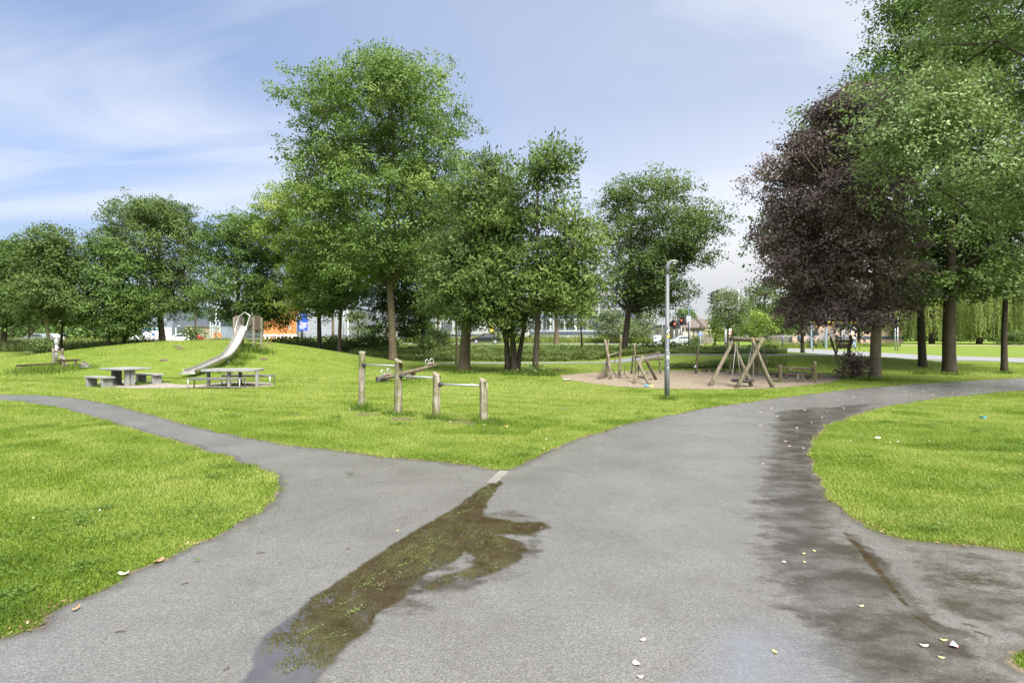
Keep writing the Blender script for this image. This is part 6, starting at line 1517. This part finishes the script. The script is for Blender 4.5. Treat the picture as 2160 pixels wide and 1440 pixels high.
car('white estate car right behind the silver car', 98, 90.5, 0.05, P_WHITE, 4.5)
car('white delivery van with a teal stripe before the blue-grey hall', 318, 88, 0.0, P_WHITE, 5.4, True, 'vans by the halls', simple('teal_stripe', (0.05, 0.22, 0.2), 0.4))
car('white car parked before the cream building', 378, 90, 0.2, P_WHITE, 4.2)
car('red car parked behind the white one before the cream building', 398, 95, 0.1, paint('red_paint', (0.5, 0.06, 0.03)), 4.2)
car('grey car half hidden at the foot of the traffic lights', 1433, 88, 0.1, P_SILVER, 4.2)

# ================================================================== LITTER AND TWIGS ON THE PATH
def petal_mesh(seed, s, curl):
    r = random.Random(seed); n_ = 10; vs = [(0, 0, 0.004)]
    for k in range(n_):
        a = 2 * math.pi * k / n_; q = s * (1 + r.uniform(-.25, .25)); vs.append((q * math.cos(a), 0.62 * q * math.sin(a), 0.004 + curl * s * (math.cos(a) ** 2) * r.uniform(0.6, 1.2)))
    return vs, [(0, 1 + k, 1 + (k + 1) % n_) for k in range(n_)]
n = NT('pink_petal'); v = n.coord(); M_PETAL = n.done(n.bsdf(n.ramp(n.noise(v, 40, 2), [(0.42, (0.80, 0.76, 0.74)), (0.6, (0.72, 0.30, 0.36))]), 0.6))
n = NT('yellow_leaf'); v = n.coord(); M_YLEAF = n.done(n.bsdf(n.ramp(n.noise(v, 40, 2), [(0.4, (0.45, 0.42, 0.14)), (0.65, (0.55, 0.50, 0.25))]), 0.6))
def flat_bit(name, label, cat, px, py, s, m, seed, curl=0.35, group=None, zoff=0.008):
    d = ground_hit(px, py); x = wx(px, d)
    mb = MB(); v_, f_ = petal_mesh(seed, s, curl); r = random.Random(seed); a = r.uniform(0, 6.28)
    mb.add([(x + p[0] * math.cos(a) - p[1] * math.sin(a), d + p[0] * math.sin(a) + p[1] * math.cos(a), g1(x, d) + zoff + p[2]) for p in v_], f_, True)
    o = obj(name, mb, m); o.data.transform(Matrix.Translation((-x, -d, -g1(x, d)))); o.location = (x, d, g1(x, d)); tag(o, label, cat, group)
    so = o.modifiers.new('thick', 'SOLIDIFY'); so.thickness = 0.0015; return o
for k, (px, py, s, lab) in enumerate([(1342, 1407, 0.026, 'large pink-rimmed petal nearest the bottom edge, middle of the wide path'), (1355, 1357, 0.02, 'pale petal just beyond the large one in the middle of the wide path'), (1351, 1434, 0.017, 'pink petal cut by the bottom edge of the picture'),
        (1653, 1189, 0.02, 'white and pink petal alone on the damp right half of the path'), (1949, 1371, 0.022, 'pink-edged petal left of the white one near the right groove'), (2011, 1372, 0.032, 'large white petal with a pink edge beside the lower right grass tuft')]):
    flat_bit('petal', lab, 'petal', px, py, s, M_PETAL, 500 + k, 0.45, 'larger fallen petals')
rr = random.Random(77)
for k, (px, py) in enumerate([(1605,871),(1626,862),(1680,904),(1697,866),(1712,892),(1735,881),(1656,932),(1664,942),(1610,980),(1694,948),(1604,898),(1640,880),(1745,870),(1780,862),(1820,846),(1768,845),(1852,838),(1870,842),(1908,826),(1912,833),(1935,824),(1947,826),(1960,820),(1968,833),(2035,816),(2010,829),(2090,808),(2118,811),(2060,822),(2135,806),(1885,820),(1800,838)]):
    flat_bit('petal', 'tiny white petal scattered on the path at the right', 'petal', px, py, 0.014 + 0.0010 * 2160 / (py - HY), M_PETAL, 520 + k, 0.4, 'tiny white petals on the right path')
for k, (px, py) in enumerate([(1717,1166),(1695,1175),(1697,1190),(1816,1284),(1985,1400),(1990,1362),(1633,1384),(838,1123)]):
    flat_bit('fallen_leaf', 'small yellow leaf lying on the wet path', 'leaf', px, py, 0.017, M_YLEAF, 560 + k, 0.3, 'yellow leaves on the wet path')
for k, (px, py, s, lab) in enumerate([(262, 1222, 0.04, 'pale crumpled leaf on the edge of the left lawn'), (335, 1193, 0.045, 'brown dead leaf on the edge of the left lawn'), (160, 1292, 0.03, 'orange-brown leaf at the corner of the left lawn')]):
    flat_bit('fallen_leaf', lab, 'leaf', px, py, s, simple('dead_leaf', (0.32, 0.2, 0.1), 0.8) if k else simple('pale_leaf', (0.42, 0.42, 0.25), 0.8), 580 + k, 0.5, None, 0.02)
flat_bit('litter', 'blue plastic scrap on the right lawn', 'litter', 2073, 886, 0.09, simple('blue_plastic', (0.03, 0.22, 0.42), 0.4), 590, 0.6, None, 0.04)
flat_bit('litter', 'pale paper scrap on the right lawn', 'litter', 1848, 930, 0.07, simple('pale_paper', (0.65, 0.58, 0.5), 0.7), 591, 0.4, None, 0.04)
flat_bit('litter', 'orange-pink scrap on the lawn right of the tumbling bars', 'litter', 1067, 905, 0.06, simple('orange_scrap', (0.55, 0.25, 0.12), 0.7), 592, 0.4, None, 0.04)
flat_bit('litter', 'white paper scrap on the grass left of the sandpit', 'litter', 1195, 803, 0.14, M_WHITE, 593, 0.3, None, 0.05)
# plastic toy spade forgotten on the sand
d = 2160 / (816 - HY); x = wx(1366, d); t = thing('toy_spade', 'blue and yellow plastic toy spade lying on the sand', 'toy spade', (x, d, 0))
mb = MB(); mb.lathe([(0.02, 0.0), (0.085, 0.02), (0.09, 0.05), (0.03, 0.07)], (x - 0.04, d, 0.02), 12); obj('blade', mb, simple('toy_blue', (0.15, 0.40, 0.75), 0.4), t)
mb = MB(); mb.tube([(x + 0.03, d, 0.05), (x + 0.2, d - 0.02, 0.04)], 0.018, 8); obj('handle', mb, simple('toy_yellow', (0.85, 0.65, 0.12), 0.4), t)
# twigs
for k, (px, py, L_, a_, lab) in enumerate([(255, 1335, 0.055, 0.2, 'dark twig lying on the path near the lower left corner'), (391, 1233, 0.05, 0.6, 'short dark twig on the left path beside the lawn edge'), (551, 1168, 0.065, 0.3, 'brown twig on the asphalt left of the puddle'), (2048, 1322, 0.085, -0.6, 'longer dark twig near the end of the right groove'), (2075, 1341, 0.09, -0.9, 'longest dark twig beyond the right groove'),
        (730, 1342, 0.05, 0.9, 'thin twig on the asphalt right of the puddle'), (735, 1160, 0.03, 0.1, 'tiny dark bit of bark left of the puddle strip'), (478, 1414, 0.03, 0.8, 'dark crumb of bark at the bottom edge'), (2044, 1216, 0.05, 0.1, 'small dark twig on the dry right corner of the path')]):
    d = 2160 / (py - HY); x = wx(px, d); mb = MB(); c_, s_ = math.cos(a_) * L_ / 2, math.sin(a_) * L_ / 2
    mb.tube([(-c_, -s_, 0.007), (-c_ * 0.2, -s_ * 0.3 + 0.004, 0.009), (c_ * 0.5, s_ * 0.5 - 0.003, 0.008), (c_, s_, 0.007)], [0.003, 0.0042, 0.0036, 0.002], 6)
    if L_ > 0.05: mb.tube([(0, 0, 0.009), (c_ * 0.3 - s_ * 0.3, s_ * 0.3 + c_ * 0.25, 0.012)], [0.0025, 0.0012], 5)
    o = obj('twig', mb, W_DARK); o.location = (x, d, 0.006); tag(o, lab, 'twig', 'twigs on the path')
# molehills on the mound
for k, (px, py, lab) in enumerate([(375, 731, 'left of the pair of dark molehills near the crest of the mound'), (382, 736, 'right of the pair of dark molehills near the crest of the mound'), (567, 725, 'dark molehill right of the slide tower'), (347, 760, 'small molehill on the front slope of the mound'), (555, 758, 'molehill below the slide tower on the mound'), (1175, 781, 'dark molehill on the lawn before the round oak')]):
    d = ground_hit(px, py)
    x = wx(px, d); z = g1(x, d); mb = MB(); r = random.Random(k)
    mb.lathe([(0.19, -0.03), (0.14, 0.03), (0.08, 0.055), (0.01, 0.065)], (0, 0, 0), 12); mb.v = [(p[0] * 1.3 + r.uniform(-.025, .025), p[1] + r.uniform(-.025, .025), p[2] + r.uniform(-.015, .015)) for p in mb.v]
    o = obj('molehill', mb, M_SOIL); o.location = (x, d, z); tag(o, lab, 'molehill', 'molehills on the lawn')

# ================================================================== SKY, SUN, CAMERA
SUN_EL, SUN_AZ = 51.0, 152.0                 # azimuth clockwise from +Y
wd_ = bpy.data.worlds.new('World'); SC.world = wd_; wd_.use_nodes = True
nt = wd_.node_tree; nt.nodes.clear()
class WN(NT):
    def __init__(s, t): s.t = t
n = WN(nt)
out = n.n('ShaderNodeOutputWorld'); bg = n.n('ShaderNodeBackground')
sky = n.n('ShaderNodeTexSky', sky_type='NISHITA'); sky.sun_disc = False; sky.sun_elevation = R(SUN_EL); sky.sun_rotation = R(SUN_AZ)
sky.air_density = 1.0; sky.dust_density = 0.6; sky.ozone_density = 1.5
tc = n.n('ShaderNodeTexCoord'); sp = n.n('ShaderNodeSeparateXYZ'); n.l(tc.outputs['Generated'], sp.inputs[0])
zc = n.math('MAXIMUM', sp.outputs[2], 0.0)
dz = n.math('ADD', zc, 0.22)
cb = n.n('ShaderNodeCombineXYZ'); n.l(n.math('DIVIDE', sp.outputs[0], dz), cb.inputs[0]); n.l(n.math('DIVIDE', sp.outputs[1], dz), cb.inputs[1])
mp = n.n('ShaderNodeMapping'); n.l(cb.outputs[0], mp.inputs['Vector']); mp.inputs['Rotation'].default_value = (0, 0, R(28)); mp.inputs['Scale'].default_value = (0.8, 2.2, 1); mp.inputs['Location'].default_value = CLOUD_LOC
ns1 = n.n('ShaderNodeTexNoise'); ns1.inputs['Scale'].default_value = 0.9; ns1.inputs['Detail'].default_value = 8; ns1.inputs['Roughness'].default_value = 0.52; ns1.inputs['Distortion'].default_value = 0.6; n.l(mp.outputs[0], ns1.inputs['Vector'])
mp2 = n.n('ShaderNodeMapping'); n.l(cb.outputs[0], mp2.inputs['Vector']); mp2.inputs['Scale'].default_value = (0.7, 0.7, 1); mp2.inputs['Location'].default_value = (1.7, 0.4, 0)
ns2 = n.n('ShaderNodeTexNoise'); ns2.inputs['Scale'].default_value = 1.6; ns2.inputs['Detail'].default_value = 6; n.l(mp2.outputs[0], ns2.inputs['Vector'])
xw = n.math('ADD', n.math('MULTIPLY', sp.outputs[0], 0.6), 0.5)          # 0.14 left edge of view, 0.86 right edge
# cirrus streaks, thickest on the left
bias = n.math('MULTIPLY', n.ramp(xw, [(0.12, 1.0), (0.30, 0.75), (0.44, 0.15), (0.7, 0.0), (0.8, 0.2)]), n.ramp(zc, [(0.05, 0.1), (0.2, 0.75), (0.30, 1.0), (0.38, 0.45), (0.44, 0.0)]))
cn = n.math('ADD', ns1.outputs['Fac'], n.math('SUBTRACT', n.math('MULTIPLY', bias, 0.22), 0.075))
cl_ = n.math('ADD', n.ramp(cn, [(0.48, 0.0), (0.90, 0.85)]), n.math('MULTIPLY', n.ramp(xw, [(0.14, 0.0), (0.3, 0.08), (0.5, 0.25), (0.86, 0.36)]), n.ramp(ns2.outputs['Fac'], [(0.3, 0.7), (0.7, 1.15)])))
# low cloud bank on the right, ragged top
lo_in = n.math('ADD', zc, n.math('MULTIPLY', n.math('SUBTRACT', ns2.outputs['Fac'], 0.5), 0.28))
lowc = n.math('MULTIPLY', n.ramp(lo_in, [(0.0, 0.92), (0.15, 0.95), (0.27, 0.3), (0.38, 0.0)]), n.ramp(xw, [(0.42, 0.1), (0.55, 0.3), (0.70, 1.0)]))
# unseen broken cloud, added overhead and behind the camera to lift ambient light
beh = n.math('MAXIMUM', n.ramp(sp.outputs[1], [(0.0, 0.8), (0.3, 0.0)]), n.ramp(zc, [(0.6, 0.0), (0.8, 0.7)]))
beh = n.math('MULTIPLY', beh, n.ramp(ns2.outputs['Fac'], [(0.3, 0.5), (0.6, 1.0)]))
haze = n.ramp(zc, [(0.0, (0.35, 0.38, 0.45)), (0.13, (0.39, 0.42, 0.53)), (0.25, (0.54, 0.58, 0.69)), (0.36, (0.56, 0.62, 0.73)), (0.5, (0.72, 0.77, 0.85)), (0.7, (1, 1, 1))])
skc = n.mix(0.13, n.mix(1.0, sky.outputs[0], haze, 'MULTIPLY'), CLOUD_A)
c1 = n.mix(cl_, skc, CLOUD_A)
c2 = n.mix(lowc, c1, n.mix(n.ramp(zc, [(0.06, 0.0), (0.2, 1.0)]), CLOUD_B, CLOUD_A))
n.l(n.mix(beh, c2, CLOUD_FILL), bg.inputs[0]); bg.inputs[1].default_value = SKY_STR
n.l(bg.outputs[0], out.inputs[0])
sl = bpy.data.lights.new('sun', 'SUN'); sl.energy = SUN_STR; sl.angle = R(SUN_ANG); sl.color = (1.0, 0.95, 0.87)
so = bpy.data.objects.new('sun', sl); COL.objects.link(so)
a, e = R(SUN_AZ), R(SUN_EL)
so.rotation_euler = Vector((math.sin(a) * math.cos(e), math.cos(a) * math.cos(e), math.sin(e))).to_track_quat('Z', 'Y').to_euler()
cam = bpy.data.cameras.new('camera'); co = bpy.data.objects.new('camera', cam); COL.objects.link(co)
cam.sensor_width = 36; cam.lens = 36 * FPX / 2160; cam.shift_y = -(720 - HY) / 2160; cam.clip_start = 0.05; cam.clip_end = 2000
co.location = (0, 0, H); co.rotation_euler = (R(90), 0, 0); SC.camera = co
SC.view_settings.view_transform = 'Standard'; SC.view_settings.look = 'None'; SC.view_settings.exposure = EXPO; SC.view_settings.gamma = 1; SC.view_settings.use_curve_mapping = False
SC.render.engine = 'CYCLES'
cy = SC.cycles; cy.max_bounces = 7; cy.diffuse_bounces = 4; cy.glossy_bounces = 3; cy.transmission_bounces = 4; cy.transparent_max_bounces = 8; cy.caustics_reflective = False; cy.caustics_refractive = False
cy.sample_clamp_indirect = 6
try: cy.use_denoising = True; cy.denoiser = 'OPENIMAGEDENOISE'
except Exception: pass
